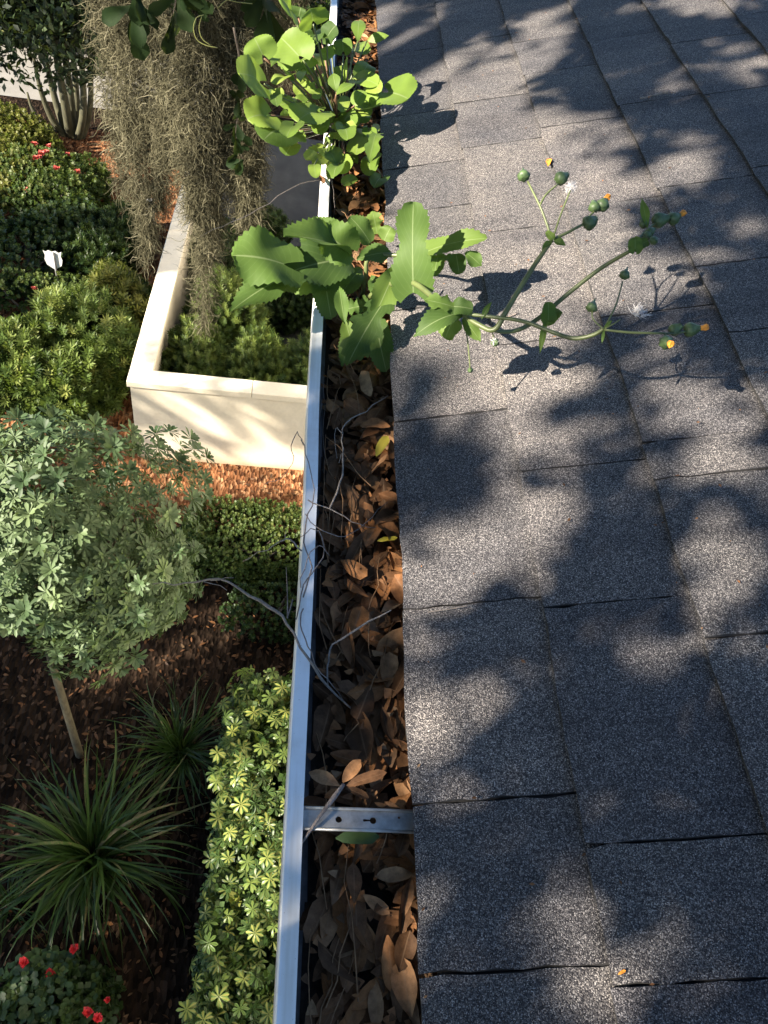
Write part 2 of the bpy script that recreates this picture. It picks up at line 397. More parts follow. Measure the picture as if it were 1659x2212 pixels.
MAT = {
 'shingle': mat_shingle(), 'gutter_in': plain('dirty_bare_aluminium', (.20,.205,.215), .55, .0, .35, 60), 'asphalt': plain('cut_asphalt_edge', (.022,.021,.021), .9, var=.4, scale=300), 'deck': plain('roof_felt', (.018,.018,.02), .9), 'ground': mat_ground('dark_soil', [(0,(.005,.0035,.0025)),(.4,(.011,.0075,.005)),(.8,(.021,.0135,.009)),(1,(.045,.030,.020))]), 'mulch': mat_ground('red_mulch', [(0,(.04,.018,.010)),(.4,(.11,.048,.022)),(.75,(.20,.09,.042)),(1,(.30,.18,.10))]), 'wall': mat_wall(), 'gutter': mat_gutter(),
 'patio': mat_paving('weathered_concrete', (.016,.019,.021), (.042,.044,.045), True), 'drive': mat_paving('pale_concrete', (.14,.13,.115), (.20,.19,.17)),
 'bark': mat_bark('oak_bark', (.05,.04,.032), (.16,.13,.10), 12), 'trunk': mat_bark('smooth_trunk', (.06,.048,.028), (.15,.125,.07), 40), 'mosstrunk': mat_bark('lichen_trunk', (.022,.022,.012), (.075,.072,.035), 25),
 'twig': mat_bark('dry_twig', (.13,.10,.085), (.30,.25,.22), 200), 'palebark': mat_bark('pale_vine', (.13,.105,.085), (.30,.26,.225), 200),
 'dead': mat_dead('dead_leaf', .85), 'litter': mat_dead('ground_leaf', .38), 'moss': leaf_mat('spanish_moss', [(0,(.07,.066,.040)),(.35,(.16,.15,.092)),(.7,(.30,.28,.175)),(1,(.50,.46,.31))], .22, .8, tcol=(.3,.25,.13)),
 'oakleaf': leaf_mat('oak_leaf', [(0,(.012,.026,.010)),(.6,(.026,.052,.018)),(1,(.05,.085,.03))], .15, .65, obj_rand=False),
 'thistle': leaf_mat('sow_thistle_leaf', [(0,(.085,.160,.038)),(.5,(.16,.28,.058)),(1,(.25,.38,.075))], .42, .6, veins=True, obj_rand=True, tcol=(.36,.62,.05)),
 'thistle2': leaf_mat('round_weed_leaf', [(0,(.15,.25,.05)),(.5,(.28,.42,.075)),(1,(.42,.54,.11))], .45, .45, veins=True, obj_rand=True, tcol=(.5,.75,.06)),
 'stem': plain('green_stem', (.085,.105,.036), .45, var=.25), 'petiole': plain('reddish_petiole', (.15,.085,.05), .5, var=.3),
 'bud': plain('green_bud', (.055,.092,.033), .5, var=.35, scale=300), 'petal': plain('orange_petal', (.58,.22,.02), .6, var=.35, scale=300), 'fluff': plain('seed_fluff', (.55,.53,.52), .9, var=.2, scale=300),
 'pitto': leaf_mat('pittosporum_leaf', [(0,(.045,.082,.036)),(.6,(.100,.160,.070)),(1,(.20,.27,.125))], .2, .52, obj_rand=True, veins=False),
 'scheff': leaf_mat('variegated_leaf', [(0,(.40,.36,.07)),(.35,(.44,.40,.11)),(.6,(.30,.31,.07)),(.8,(.17,.22,.05)),(1,(.10,.16,.04))], .25, .35, obj_rand=True, edge=(.10,.155,.038)),
 'scheff_shade': leaf_mat('variegated_leaf_shade', [(0,(.28,.26,.06)),(.3,(.17,.19,.045)),(.6,(.08,.12,.03)),(1,(.04,.075,.02))], .2, .4, edge=(.045,.085,.022)),  # darker copy of the hedge leaf: shade under the whorls put into colour
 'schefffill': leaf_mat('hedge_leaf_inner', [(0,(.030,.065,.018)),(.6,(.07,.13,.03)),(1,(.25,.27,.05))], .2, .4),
 'blade': leaf_mat('grass_blade', [(0,(.020,.048,.013)),(.6,(.046,.105,.024)),(.92,(.11,.19,.045)),(1,(.30,.24,.12))], .25, .38, obj_rand=True),
 'fern': leaf_mat('feathery_leaf', [(0,(.07,.125,.03)),(.5,(.15,.235,.052)),(.85,(.30,.39,.09)),(1,(.42,.46,.12))], .35, .5),
 'podo': leaf_mat('podocarpus_leaf', [(0,(.035,.075,.018)),(.5,(.085,.15,.034)),(1,(.28,.36,.075))], .3, .5),
 'box': leaf_mat('small_hedge_leaf', [(0,(.045,.09,.024)),(.6,(.12,.19,.045)),(1,(.24,.28,.075))], .3, .5),
 'darkshrub': leaf_mat('dark_shrub_leaf', [(0,(.018,.042,.014)),(.6,(.045,.088,.024)),(1,(.11,.17,.045))], .25, .45),
 'geraniumleaf': leaf_mat('geranium_leaf', [(0,(.020,.048,.014)),(1,(.05,.10,.028))], .2, .5, obj_rand=True),
 'treeleaf': leaf_mat('dark_tree_leaf', [(0,(.010,.022,.008)),(.7,(.024,.048,.016)),(1,(.07,.11,.035))], .10, .5),
 'yellowshrub': leaf_mat('yellow_green_leaf', [(0,(.08,.11,.025)),(.5,(.18,.20,.04)),(1,(.34,.33,.08))], .35, .5),
 'redflower': plain('red_petal', (.42,.012,.016), .5, var=.3, scale=200), 'pinkflower': plain('coral_petal', (.38,.06,.045), .5, var=.35, scale=60),
 'metal': plain('galvanised_steel', (.36,.345,.32), .45, .6, .35, 90), 'signface': plain('white_sign', (.48,.48,.46), .6), 'signpost': plain('grey_post', (.22,.22,.22), .5, .6),
 'whitebox': plain('white_plastic', (.7,.7,.68), .5), 'bed': plain('leaf_litter', (.030,.021,.015), .95, var=.5, scale=150, bmp=.6),
 'fascia': plain('white_fascia', (.7,.69,.66), .5), 'housewall': plain('house_stucco', (.55,.52,.47), .8, scale=8),
 'greenleaf': leaf_mat('fallen_green_leaf', [(0,(.13,.22,.08)),(1,(.17,.27,.09))], .2, .5, obj_rand=True),
 'yellowleaf': leaf_mat('fallen_yellow_leaf', [(0,(.62,.52,.06)),(1,(.72,.60,.09))], .35, .5, obj_rand=True, tcol=(.7,.55,.05)),
 'tendril': plain('pale_green_tendril', (.20,.21,.06), .5, var=.2),
}

# ================================================================== SETTING
def sheet(name, x0, x1, y0, y1, z, nx, ny, mat, amp=0.0, parent=None):
    xs = np.linspace(x0, x1, nx + 1); ys = np.linspace(y0, y1, ny + 1)
    V = np.array([(x, y, z + amp * (math.sin(1.7*x + .6*y) + math.sin(2.3*y - .9*x + 1)) * .5) for x in xs for y in ys])
    o = mesh_obj(name, V, grid_faces(nx, ny)[:, ::-1], mat, parent, True); return o
tag(sheet('ground', -60, 60, -40, 90, 0.0, 60, 60, MAT['ground'], 0), kind='structure')
tag(sheet('driveway', -30, -1.15, 13.3, 24, .012, 6, 6, MAT['drive']), kind='structure')
tag(sheet('patio', -1.28, .42, 7.9, 13.2, .012, 6, 12, MAT['patio']), kind='structure')
tag(sheet('mulch_bed', -4.6, .5, 5.05, 5.95, .006, 30, 6, MAT['mulch']), kind='structure')
tag(sheet('mulch_bed', -4.6, -1.45, 5.95, 12.6, .006, 6, 10, MAT['mulch']), kind='structure')
tag(sheet('lawn', -60, 60, 24, 89, .016, 4, 4, MAT['box']), kind='structure')

# mulch chips and fallen leaves lying on the soil
def litter():
    T, TF = small_leaf('oak', 1, .42, 3, .25, .12)
    n = 7500
    x = rng.uniform(-4.2, .25, n); y = rng.uniform(.5, 9.5, n)
    keep = ~((x > -1.5) & (y > 5.85))
    x, y = x[keep], y[keep]; n = len(x)
    pos = np.stack([x, y, rng.uniform(.004, .03, n)], 1)
    a = rng.uniform(0, 6.28, n); dx = np.stack([np.cos(a), np.sin(a), rng.normal(0, .25, n)], 1)
    nz = np.array([0, 0, 1.0]) + rng.normal(0, .35, (n, 3))
    V, Fc = instance(T, TF, pos, dx, nz, rng.uniform(.022, .065, n))
    tint = np.repeat(rng.uniform(0, 1, n), len(T))
    o = mesh_obj('leaf_litter', V, Fc, MAT['litter'], None, False, {'tint': tint, 'vv': np.ones(len(V))})
    tag(o, 'dry brown leaves and mulch chips scattered on the soil', 'leaf litter', kind='stuff')
litter()

# ------------------------------------------------------------------ house: wall, soffit, fascia, shingled roof
house = thing('house', (0.5, 1.5, 0), 'house with a grey asphalt shingle roof above the gutter', 'house')
mb = MB(); mb.box((.56, -6, 0), (.8, 14, 5.28)); mb.build('wall', MAT['housewall'], house)
mb = MB(); mb.box((.162, -6, 5.31), (.182, 14, 5.497)); mb.build('fascia', MAT['fascia'], house)
mb = MB(); mb.box((.182, -6, 5.285), (.56, 14, 5.30)); mb.build('soffit', MAT['fascia'], house)
def slab(s0, s1, y0, y1, h0, h1):
    P = [roof_pt(s, y, h) for h in (h0, h1) for s, y in ((s0,y0),(s1,y0),(s1,y1),(s0,y1))]
    return P, [(0,1,2,3),(4,7,6,5),(0,4,5,1),(1,5,6,2),(2,6,7,3),(3,7,4,0)]
mb = MB(); mb.add(*slab(.012, 4.5, -6, 14, -.02, -.0025)); roof = mb.build('roof', MAT['deck'], house)
mb = MB(); mb.box((.145, -6, G - .022), (.1475, 14, G + .008)); mb.build('drip_edge', MAT['deck'], house)

EXPO = .1285
SLOTS = {0: [.133,.253,.437,.694,.905,1.146,1.284,1.471,1.749,1.975,2.2],
         1: [.119,.211,.421,.591,.80,1.052,1.309,1.474,1.744,1.98,2.2],
         2: [.14,.372,.556,.608,.823,1.078,1.329,1.537,1.685,1.95,2.2],
         3: [.2,.45,.62,.76,.895,1.09,1.356,1.623,1.88,2.1],
         4: [.15,.4,.65,.85,1.1,1.338,1.546,1.8,2.05]}
def shingle(s0, y0, y1, seed):
    """one tab: a thin slab whose lower and side edges are slightly ragged, upper end under the next course"""
    rs = np.random.default_rng(seed); nx, ny = 8, max(6, int((y1 - y0) / .02)); L = EXPO + .012; th = .0034 + rs.uniform(0, .0008)
    skew = rs.normal(0, .0003); lift = rs.uniform(0, .0012); ph = rs.uniform(0, 6.28, 3); V = []
    for lay in (1, 0):
        for i in range(nx + 1):
            u = i / nx
            for j in range(ny + 1):
                v = j / ny
                s = s0 + u * L; y = y0 + (y1 - y0) * v + skew * (u - .5) * 2
                if i == 0: s += rs.normal(0, .0005) + .0012 * math.sin(11 * y + ph[0]) + .0007 * math.sin(37 * y + ph[2])
                if j in (0, ny): y += rs.normal(0, .0005) + .0008 * math.sin(23 * u + ph[1])
                h = .0072 - .0060 * u + lift * (1 - u) * math.sin(3.1 * v + ph[2]) ** 2
                if j in (0, ny) or i == 0: h -= .0008 if lay else 0
                V.append(roof_pt(s, y, h - (0 if lay else th)))
    gf = grid_faces(nx, ny); n = (nx + 1) * (ny + 1)
    Fc = [tuple(f[::-1]) for f in gf] + [tuple(f + n) for f in gf]
    ring = [i * (ny + 1) for i in range(nx + 1)] + [nx * (ny + 1) + j for j in range(1, ny + 1)] + [i * (ny + 1) + ny for i in range(nx - 1, -1, -1)] + [j for j in range(ny - 1, 0, -1)]
    for a, b in zip(ring, ring[1:] + ring[:1]): Fc.append((a, b, b + n, a + n))
    V = np.array(V); C0 = V.mean(0)
    me = make_mesh('shingle', V - C0, Fc, MAT['shingle'], False); me.materials.append(MAT['asphalt'])
    for q in me.polygons:
        if q.index >= len(gf): q.material_index = 1
    return link_obj('shingle', me, roof, C0)
seed = 100
for k in range(10):
    if k in SLOTS: ys = [-.75, -.42, -.13] + SLOTS[k]
    else:
        ys = [-.75]; rr = random.Random(k)
        while ys[-1] < 2.2: ys.append(ys[-1] + rr.choice([.14, .19, .23, .27, .3]))
    while ys[-1] < 3.4: ys.append(ys[-1] + random.Random(seed + len(ys)).choice([.16, .22, .28]))
    for a, b in zip(ys[:-1], ys[1:]):
        g = random.Random(seed).choice([.0007, .0010, .0013])
        shingle(k * EXPO, a + g, b - g, seed); seed += 1
# the rest of the roof, out of the picture
mb = MB()
mb.add(*slab(.002, 4.5, 3.41, 14, .0, .006)); mb.add(*slab(.002, 4.5, -6, -.752, .0, .006)); mb.add(*slab(10 * EXPO + .004, 4.5, -.745, 3.4, .0, .0065))
mb.build('roof_covering', MAT['shingle'], house)

# ------------------------------------------------------------------ gutter
gut = thing('rain_gutter', (.09, 1.0, G - .1), 'white aluminium rain gutter clogged with brown leaves along the roof edge', 'gutter')
outer = [(.0352,-.0100),(.0352,.0),(.0225,.0008),(.0212,-.0008),(.0205,-.016),(.0225,-.030),(.030,-.046),(.046,-.060),(.062,-.070),(.068,-.088),(.158,-.088),(.158,-.004)]
inner = [(.1565,-.004),(.1565,-.0865),(.0695,-.0865),(.0636,-.069),(.0474,-.0588),(.0318,-.0452),(.0243,-.0295),(.0223,-.016),(.0228,-.0024),(.0338,-.0018),(.0338,-.0100)]
prof = np.array(outer + inner); ysg = np.linspace(-1.2, 3.6, 97)
V = []; rs = np.random.default_rng(3)
for y in ysg:
    wob = .0010 * math.sin(5.3 * y) + .0006 * math.sin(13 * y + 1) + .0012 * math.exp(-((y - .62) / .03) ** 2); wz = .0005 * math.sin(4.1 * y + 2)
    for x, z in prof: V.append((x + wob * (1 if x < .06 else 0), y, G + z + wz * (1 if x < .06 else 0)))
m_ = len(prof); Fg = []; mi = []
for i in range(len(ysg) - 1):
    for k in range(m_):
        k2 = (k + 1) % m_; Fg.append((i*m_+k, i*m_+k2, (i+1)*m_+k2, (i+1)*m_+k)); mi.append(1 if k >= len(outer) and k < m_ - 3 else 0)
Fg.append(tuple(range(m_))[::-1]); mi.append(0)
tr = mesh_obj('trough', V, Fg, MAT['gutter'], gut); tr.data.materials.append(MAT['gutter_in'])
for p, k in zip(tr.data.polygons, mi): p.material_index = k

def bracket():
    """hidden hanger: pressed steel strip with upturned edges, round hole and keyhole slot"""
    yc, wd, zt = .2475, .0150, G - .0035
    cu = bpy.data.curves.new('hanger_strip', 'CURVE'); cu.dimensions = '2D'; cu.fill_mode = 'BOTH'; cu.extrude = .0006
    def spl(pts):
        sp = cu.splines.new('POLY'); sp.points.add(len(pts) - 1); sp.use_cyclic_u = True
        for p, q in zip(sp.points, pts): p.co = (q[0], q[1], 0, 1)
    x0, x1 = .0345, .156
    spl([(x0, -wd/2), (x1, -wd/2), (x1, wd/2), (x0, wd/2)])
    def circ(cx, cy, r, n=14): return [(cx + r*math.cos(2*math.pi*k/n), cy + r*math.sin(2*math.pi*k/n)) for k in range(n)]
    spl(circ(.0640, 0, .0026)); spl(circ(.1125, .003, .0011))
    key = [(.0915 + .0027*math.cos(a), .0027*math.sin(a)) for a in np.linspace(math.radians(22), math.radians(338), 14)]
    key = key[:7] + [(.0840, .0011)] + [(.0833, 0), (.0840, -.0011)] + key[7:]
    spl([(x, y) for x, y in key])
    tmp = bpy.data.objects.new('tmp', cu); COL.objects.link(tmp)
    dg = bpy.context.evaluated_depsgraph_get(); me = bpy.data.meshes.new_from_object(tmp.evaluated_get(dg)); bpy.data.objects.remove(tmp)
    me.transform(Matrix.Translation((0, yc, zt))); me.transform(Matrix.Translation(tuple(-ROOT[gut.name])))
    me.materials.clear(); me.materials.append(MAT['metal']); me.name = 'hanger'
    h = link_obj('hanger', me, gut)
    for sgn in (-1, 1):
        y = yc + sgn * (wd/2 + .0009); mb = MB()
        mb.tube([(x0, y, zt + .0012), (.08, y, zt + .0016), (x1, y, zt + .0012)], .0013, 8); mb.build('hanger_flange', MAT['metal'], h, True)
    mb = MB(); mb.tube([(.125, yc, zt), (.158, yc, zt - .002)], .0020, 8); mb.build('screw', MAT['metal'], h, True)
bracket()
mb = MB()
for k in range(40):
    y0 = -1.0 + k * .1
    mb.add([(.070, y0, G - .0864), (.156, y0, G - .0864), (.156, y0 + .0999, G - .0864), (.070, y0 + .0999, G - .0864),
            (.042, y0, G - .054 + random.uniform(-.003, .003)), (.156, y0, G - .045 + random.uniform(-.004, .004)), (.156, y0 + .0999, G - .045), (.042, y0 + .0999, G - .054)],
           [(0,3,2,1),(4,5,6,7),(0,1,5,4),(1,2,6,5),(2,3,7,6),(3,0,4,7)])
tag(mb.build('debris', MAT['bed']), 'dark rotted leaf debris filling the bottom of the gutter', 'debris', kind='stuff')

# ------------------------------------------------------------------ dead oak leaves in the gutter
DL = []
for k in range(9):
    V, Fc, a, u = leaf_grid('oak' if k not in (2, 5, 7) else 'lance', 1, [.36,.42,.31,.48,.36,.30,.40,.28,.46][k], 6, 4, 0, [.25,-.3,.1,.5,-.15,.35,.0,.6,-.4][k], [.12,-.1,.25,.0,.15,-.2,.05,.1,.2][k], .10, [.3,-.4,.8,0,-.7,.5,.2,1.1,-.2][k], k)
    DL.append(make_mesh('dead_leaf', V, Fc, MAT['dead'], True, {'vv': a, 'tint': np.zeros(len(V))}))
def bed_h(x): return -.040 + (x - .04) * .20
def basis(pos, dx, nz, sc):
    dx = nrm(dx); ny = nrm(np.cross(nz, dx)); nz = np.cross(dx, ny)
    Mx = Matrix.Identity(4)
    for r in range(3): Mx[r][0] = dx[r]*sc; Mx[r][1] = ny[r]*sc; Mx[r][2] = nz[r]*sc; Mx[r][3] = pos[r]
    return Mx
def dead_leaf(pos, dx, nz, sc, k, label, group=None, name='dead_leaf', cat='leaf', mat=None):
    me = DL[k]
    if mat: me = DL[k].copy(); me.materials.clear(); me.materials.append(mat)
    o = bpy.data.objects.new(name, me); COL.objects.link(o); o.matrix_world = basis(pos, dx, nz, sc)
    return tag(o, label, cat, group)
# 300 nearest ones, evenly spread with a minimum gap so that they overlap like roof slates
cand = []
r2 = np.random.default_rng(21)
for i in range(300):
    best, bd = None, -1
    for j in range(8):
        c = np.array([r2.uniform(.052, .152), r2.uniform(.06, 1.52)])
        d = min([np.hypot((c[0]-q[0])*1.3, c[1]-q[1]) for q in cand] or [1])
        if d > bd: best, bd = c, d
    cand.append(best)
for i, (x, y) in enumerate(cand):
    left = x < .068
    a = r2.normal(math.pi/2, .55) + (math.pi if r2.random() < .5 else 0) if r2.random() < .72 else r2.uniform(0, 6.28)
    L = r2.uniform(.030, .054) * (.8 if y < .32 else 1); dx = np.array([math.cos(a), math.sin(a), r2.normal(0, .16)])
    nz = np.array([r2.normal(-.15 if not left else .6, .45), r2.normal(-.1, .45), 1.0])
    c = np.array([x, y, G + bed_h(x) + r2.uniform(.004, .018)]) - nrm(dx) * L * .5
    if c[0] < .045: c[0] = .045
    e = c + nrm(dx) * L
    if e[0] < .042: c[0] += .042 - e[0]
    if max(c[0], e[0]) > .156: c[0] -= max(c[0], e[0]) - .156
    c[2] = max(c[2], G - .062)
    dead_leaf(c, dx, nz, L, int(r2.integers(0, 9)), 'brown dry oak leaf lying among many in the clogged gutter', 'dry oak leaves filling the gutter')
n = 1500
x = rng.uniform(.05, .15, n); y = np.concatenate([rng.uniform(-.3, 1.55, 800), rng.uniform(1.5, 3.4, n - 800)])
pos = np.stack([x, y, G + bed_h(x) + rng.uniform(-.004, .008, n)], 1); a = rng.normal(math.pi/2, .7, n); dxs = np.stack([np.cos(a), np.sin(a), rng.normal(0, .15, n)], 1)
L = rng.uniform(.03, .05, n); pos -= nrm(dxs) * L[:, None] * .5; pos[:, 0] = np.clip(pos[:, 0], .05, .135)
Vt, Ft, at_, ut_ = leaf_grid('oak', 1, .42, 5, 2, 0, .3, .1, 0)
V, Fc = instance(Vt, Ft, pos, dxs, np.array([0, 0, 1.]) + rng.normal(0, .35, (n, 3)), L)
n2 = 1300; x2 = rng.uniform(.045, .15, n2); P2 = np.stack([x2, rng.uniform(-.1, 2.2, n2), G + bed_h(x2) + rng.uniform(0, .016, n2)], 1)
V2, F2 = instance(Vt[:9], Ft[:4], P2, rdir(n2) * np.array([1, 1, .35]), np.array([0, 0, 1.]) + rng.normal(0, .6, (n2, 3)), rng.uniform(.010, .030, n2))
F2 = F2 + len(V); V = np.vstack([V, V2]); Fc = np.vstack([Fc, F2])
fib = []
for i in range(80):                                                   # needles and fine stalks matted along the trough
    xx = .048 + abs(rng.normal(0, .030)); yy = rng.uniform(.0, 1.7); ln = rng.uniform(.03, .11); a = math.pi / 2 + rng.normal(0, .35)
    Pq = np.array([(xx + math.cos(a) * ln * u + rng.normal(0, .002), yy + math.sin(a) * ln * u, G + bed_h(xx) + .010 + .012 * rng.random() + .004 * math.sin(u * 3)) for u in np.linspace(0, 1, 5)])
    Pq[:, 0] = np.clip(Pq[:, 0], .044, .15); vq, fq = tube_geo(Pq, [.0007, .0006, .0004], 3); fib.append((vq, np.array([f for f in fq if len(f) == 4])))
Vf, Ff = join(fib); mk_tint = np.concatenate([np.repeat(rng.uniform(0, 1, n), len(Vt)), np.repeat(rng.uniform(0, 1, n2), 9), np.full(len(Vf), .1)]); mk_vv = np.concatenate([np.tile(at_, n), np.ones(n2 * 9), np.ones(len(Vf))])
Fc = np.vstack([Fc, Ff + len(V)]); V = np.vstack([V, Vf])
tag(mesh_obj('leaf_bed', V, Fc, MAT['dead'], None, True, {'tint': mk_tint, 'vv': mk_vv}), 'packed brown leaves below and beyond the top layer in the gutter', 'leaf bed', kind='stuff')

def px_leaf(b, t, h0, h1, wd, k, label, name='dead_leaf', mat=None, ntilt=(0,0,1), cat='leaf'):
    A = W(*b, h0); B = W(*t, h1); L = np.linalg.norm(B - A)
    o = dead_leaf(A, B - A, np.array(ntilt, float), 1, k, label, None, name, cat, mat)
    Mx = basis(A, B - A, np.array(ntilt, float), 1)
    S = Matrix.Diagonal((L, wd / .42, L, 1)); o.matrix_world = Mx @ S; return o
px_leaf((725,1810),(820,1806), -.010, -.008, .0135, 6, 'single green oval leaf below the metal hanger strap', 'fallen_leaf', MAT['greenleaf'])
px_leaf((812,985),(838,938), -.006, .004, .014, 0, 'folded yellow leaf lit by the sun at the roof edge', 'fallen_leaf', MAT['yellowleaf'])
px_leaf((815,1168),(858,1160), -.006, .0, .007, 6, 'small yellow leaf scrap against the roof edge mid gutter', 'fallen_leaf', MAT['yellowleaf'])
px_leaf((715,1540),(728,1620), -.030, -.028, .014, 4, 'bluish grey dead leaf leaning on the gutter inside wall', ntilt=(.5,-.2,1))
px_leaf((850,1220),(790,885), -.004, .0, .02, 2, 'large tan leaf curled against the roof edge') if False else None
px_leaf((842,922),(775,905), .0, -.006, .026, 2, 'large folded tan leaf whose tip touches the roof edge')
px_leaf((690,378),(700,408), .004, .003, .012, 5, 'orange brown leaf lying across the white gutter lip')
px_leaf((640,325),(632,290), .01, .03, .012, 0, 'pinkish brown leaf hanging below the round leaves at left of the lip')
for b, t, h0, h1 in [((865,2030),(880,1920), -.012, -.006), ((868,1985),(890,1890), -.01, -.004)]:
    px_leaf(b, t, h0, h1, .014, 7, 'long orange leaf standing near the roof edge below the hanger, ' + ('lower' if b[1] > 2000 else 'upper') + ' of a pair')
px_leaf((862,2100),(885,2010), -.012, -.008, .014, 3, 'tan leaf propped up at the roof edge below the long orange pair')
px_leaf((800,1480),(770,1560), -.014, -.012, .020, 1, 'large round brown leaf in mid gutter above the five leaf twig')

# twig with a rosette of five dry leaves beside the hanger
rt = thing('leafy_twig', W(742, 1698, -.006), 'dead twig with a rosette of five dry leaves just above the metal hanger', 'twig')
mb = MB(); mb.tube(smooth_path([W(742,1695,-.004), W(722,1722,.004), W(690,1765,.004), W(652,1822,-.005)], 4), [.0016,.0022,.0014,.0009], 7); mb.build('stem', MAT['twig'], rt, True)
for b, t, wd, h1 in [((735,1698),(668,1665),.0125,-.002), ((740,1690),(778,1640),.0125,.006), ((748,1698),(835,1665),.0115,.004), ((748,1702),(798,1722),.008,-.004), ((738,1705),(700,1722),.007,-.008)]:
    A = W(*b, -.003); B = W(*t, h1); L = np.linalg.norm(B - A); c = DL[0]
    o = bpy.data.objects.new('leaf', c); COL.objects.link(o); o.parent = rt; ROOT[o.name] = ROOT[rt.name]
    Mx = basis(A - ROOT[rt.name], B - A, np.array([0, 0, 1.]), 1); o.matrix_local = Mx @ Matrix.Diagonal((L, wd / .4, L, 1))

# ------------------------------------------------------------------ bare twigs and vines
def twig(label, paths, mat='twig', name='dry_twig', cat='twig'):
    """paths: list of (points [(px, py, h)], radii); the first is the main stem, the others side shoots"""
    P0 = W(*paths[0][0][0]); o = thing(name, P0, label, cat)
    st = None
    for i, (pts, rad) in enumerate(paths):
        mb = MB(); P = smooth_path([W(*p) for p in pts], 3); P[1:-1] += rng.normal(0, .0009, (len(P) - 2, 3)); mb.tube(P, [r_ * (.52 + .10 * math.sin(9 * q_)) for q_, r_ in enumerate(rad)], 6)
        q = mb.build('stem' if i == 0 else 'shoot', MAT[mat], o, True)
    return o
twig('long pale bare twig reaching left over the gutter lip above the hedge', [
  ([(330,1262,-.10),(400,1262,-.03),(470,1252,.02),(520,1275,.03),(580,1310,.03),(622,1345,.022),(665,1420,.010),(705,1480,-.012),(770,1540,-.022)], [.0009,.0016,.0022,.0026,.0026,.0022,.0016]),
  ([(455,1254,.02),(505,1248,.03)], [.0008,.0005]), ([(440,1256,.01),(490,1275,.0)], [.0008,.0005])], 'palebark')
twig('tangled dry vine looped round the gutter lip in mid picture', [
  ([(655,1290,.008),(672,1225,.010),(655,1170,.012),(668,1110,.010),(680,1060,.012),(664,1000,.012),(650,950,.008)], [.0014,.0014,.0012,.0010]),
  ([(640,1338,.012),(655,1260,.016),(682,1228,.014),(700,1190,.002),(690,1150,.010),(672,1140,.014),(650,1160,.012)], [.0012,.0010,.0010]),
  ([(650,1270,.014),(662,1210,.020),(690,1180,.014),(712,1200,-.004)], [.0010,.0008]),
  ([(632,1295,.01),(622,1335,.014),(618,1225,.02)], [.0013,.0012,.0007]),
  ([(660,1110,.01),(700,1150,.004),(745,1158,-.002),(790,1130,-.006),(838,1085,.0)], [.0010,.0008,.0006])])
twig('forked grey twig crossing the gutter between lip and roof edge', [
  ([(665,1080,.008),(712,1100,.002),(760,1125,-.006),(812,1140,-.010)], [.0014,.0012,.0007]),
  ([(712,1098,.002),(735,1045,.0),(742,985,.002),(738,935,.0),(750,912,.002),(790,885,.006),(838,855,.012)], [.0018,.0018,.0015,.0013,.0009]),
  ([(738,935,.0),(725,925,.0),(728,990,-.010)], [.0011,.0007]), ([(742,975,.002),(732,1000,-.004)], [.0009,.0006])], 'palebark')
twig('thin arched vine tip left of the lip over the cream wall', [
  ([(655,962,.006),(640,935,.018),(632,960,.018),(632,1000,.016),(610,1030,.014),(572,1045,.0)], [.0009,.0009,.0007,.0005])])
twig('short forked bare twig left of the lip below the low hedge', [
  ([(652,1190,.008),(628,1165,.018),(600,1172,.018),(560,1195,.008),(525,1212,-.02)], [.0016,.0014,.0010,.0007]),
  ([(616,1166,.018),(618,1145,.024)], [.0009,.0006])], 'palebark')
twig('bent pale twig standing in the leaves with its tip at the roof edge', [
  ([(708,1480,-.022),(708,1430,-.012),(722,1392,-.004),(775,1358,.004),(845,1318,.014)], [.0016,.0018,.0020,.0018,.0014])], 'palebark')
twig('drooping dark vine running down the lip to the leaf rosette', [
  ([(655,1315,.006),(648,1350,.010),(665,1395,.008),(682,1440,.002),(718,1482,-.014),(760,1530,-.020)], [.0012,.0012,.0011,.0009])])
twig('thin straw stalk sagging from the lip towards the moss at upper left', [
  ([(690,388,.006),(650,396,.016),(600,425,.02),(540,462,.01),(480,488,-.02),(432,512,-.05)], [.0012,.0013,.0013,.0011,.0007])], 'palebark')
twig('fine upright grass stem in the gutter between the two weeds', [
  ([(720,470,-.03),(722,430,.01),(715,380,.03),(708,330,.04)], [.0010,.0009,.0008,.0006]), ([(717,395,.025),(700,375,.035)], [.0007,.0005])], 'palebark')
twig('small white forked stalk beside the lip under the yellow leaves', [([(702,362,.0),(675,335,.02),(662,322,.024)], [.0010,.0008,.0006])], 'palebark')
twig('thin dark root lying under the lip inside the gutter', [([(688,790,-.03),(694,850,-.03),(692,930,-.032),(690,1020,-.034)], [.0009,.0008,.0007,.0006])])
twig('second thin dark root running beside the first inside the gutter', [([(698,800,-.03),(702,880,-.032),(698,960,-.032),(704,1040,-.034)], [.0008,.0007,.0006])])

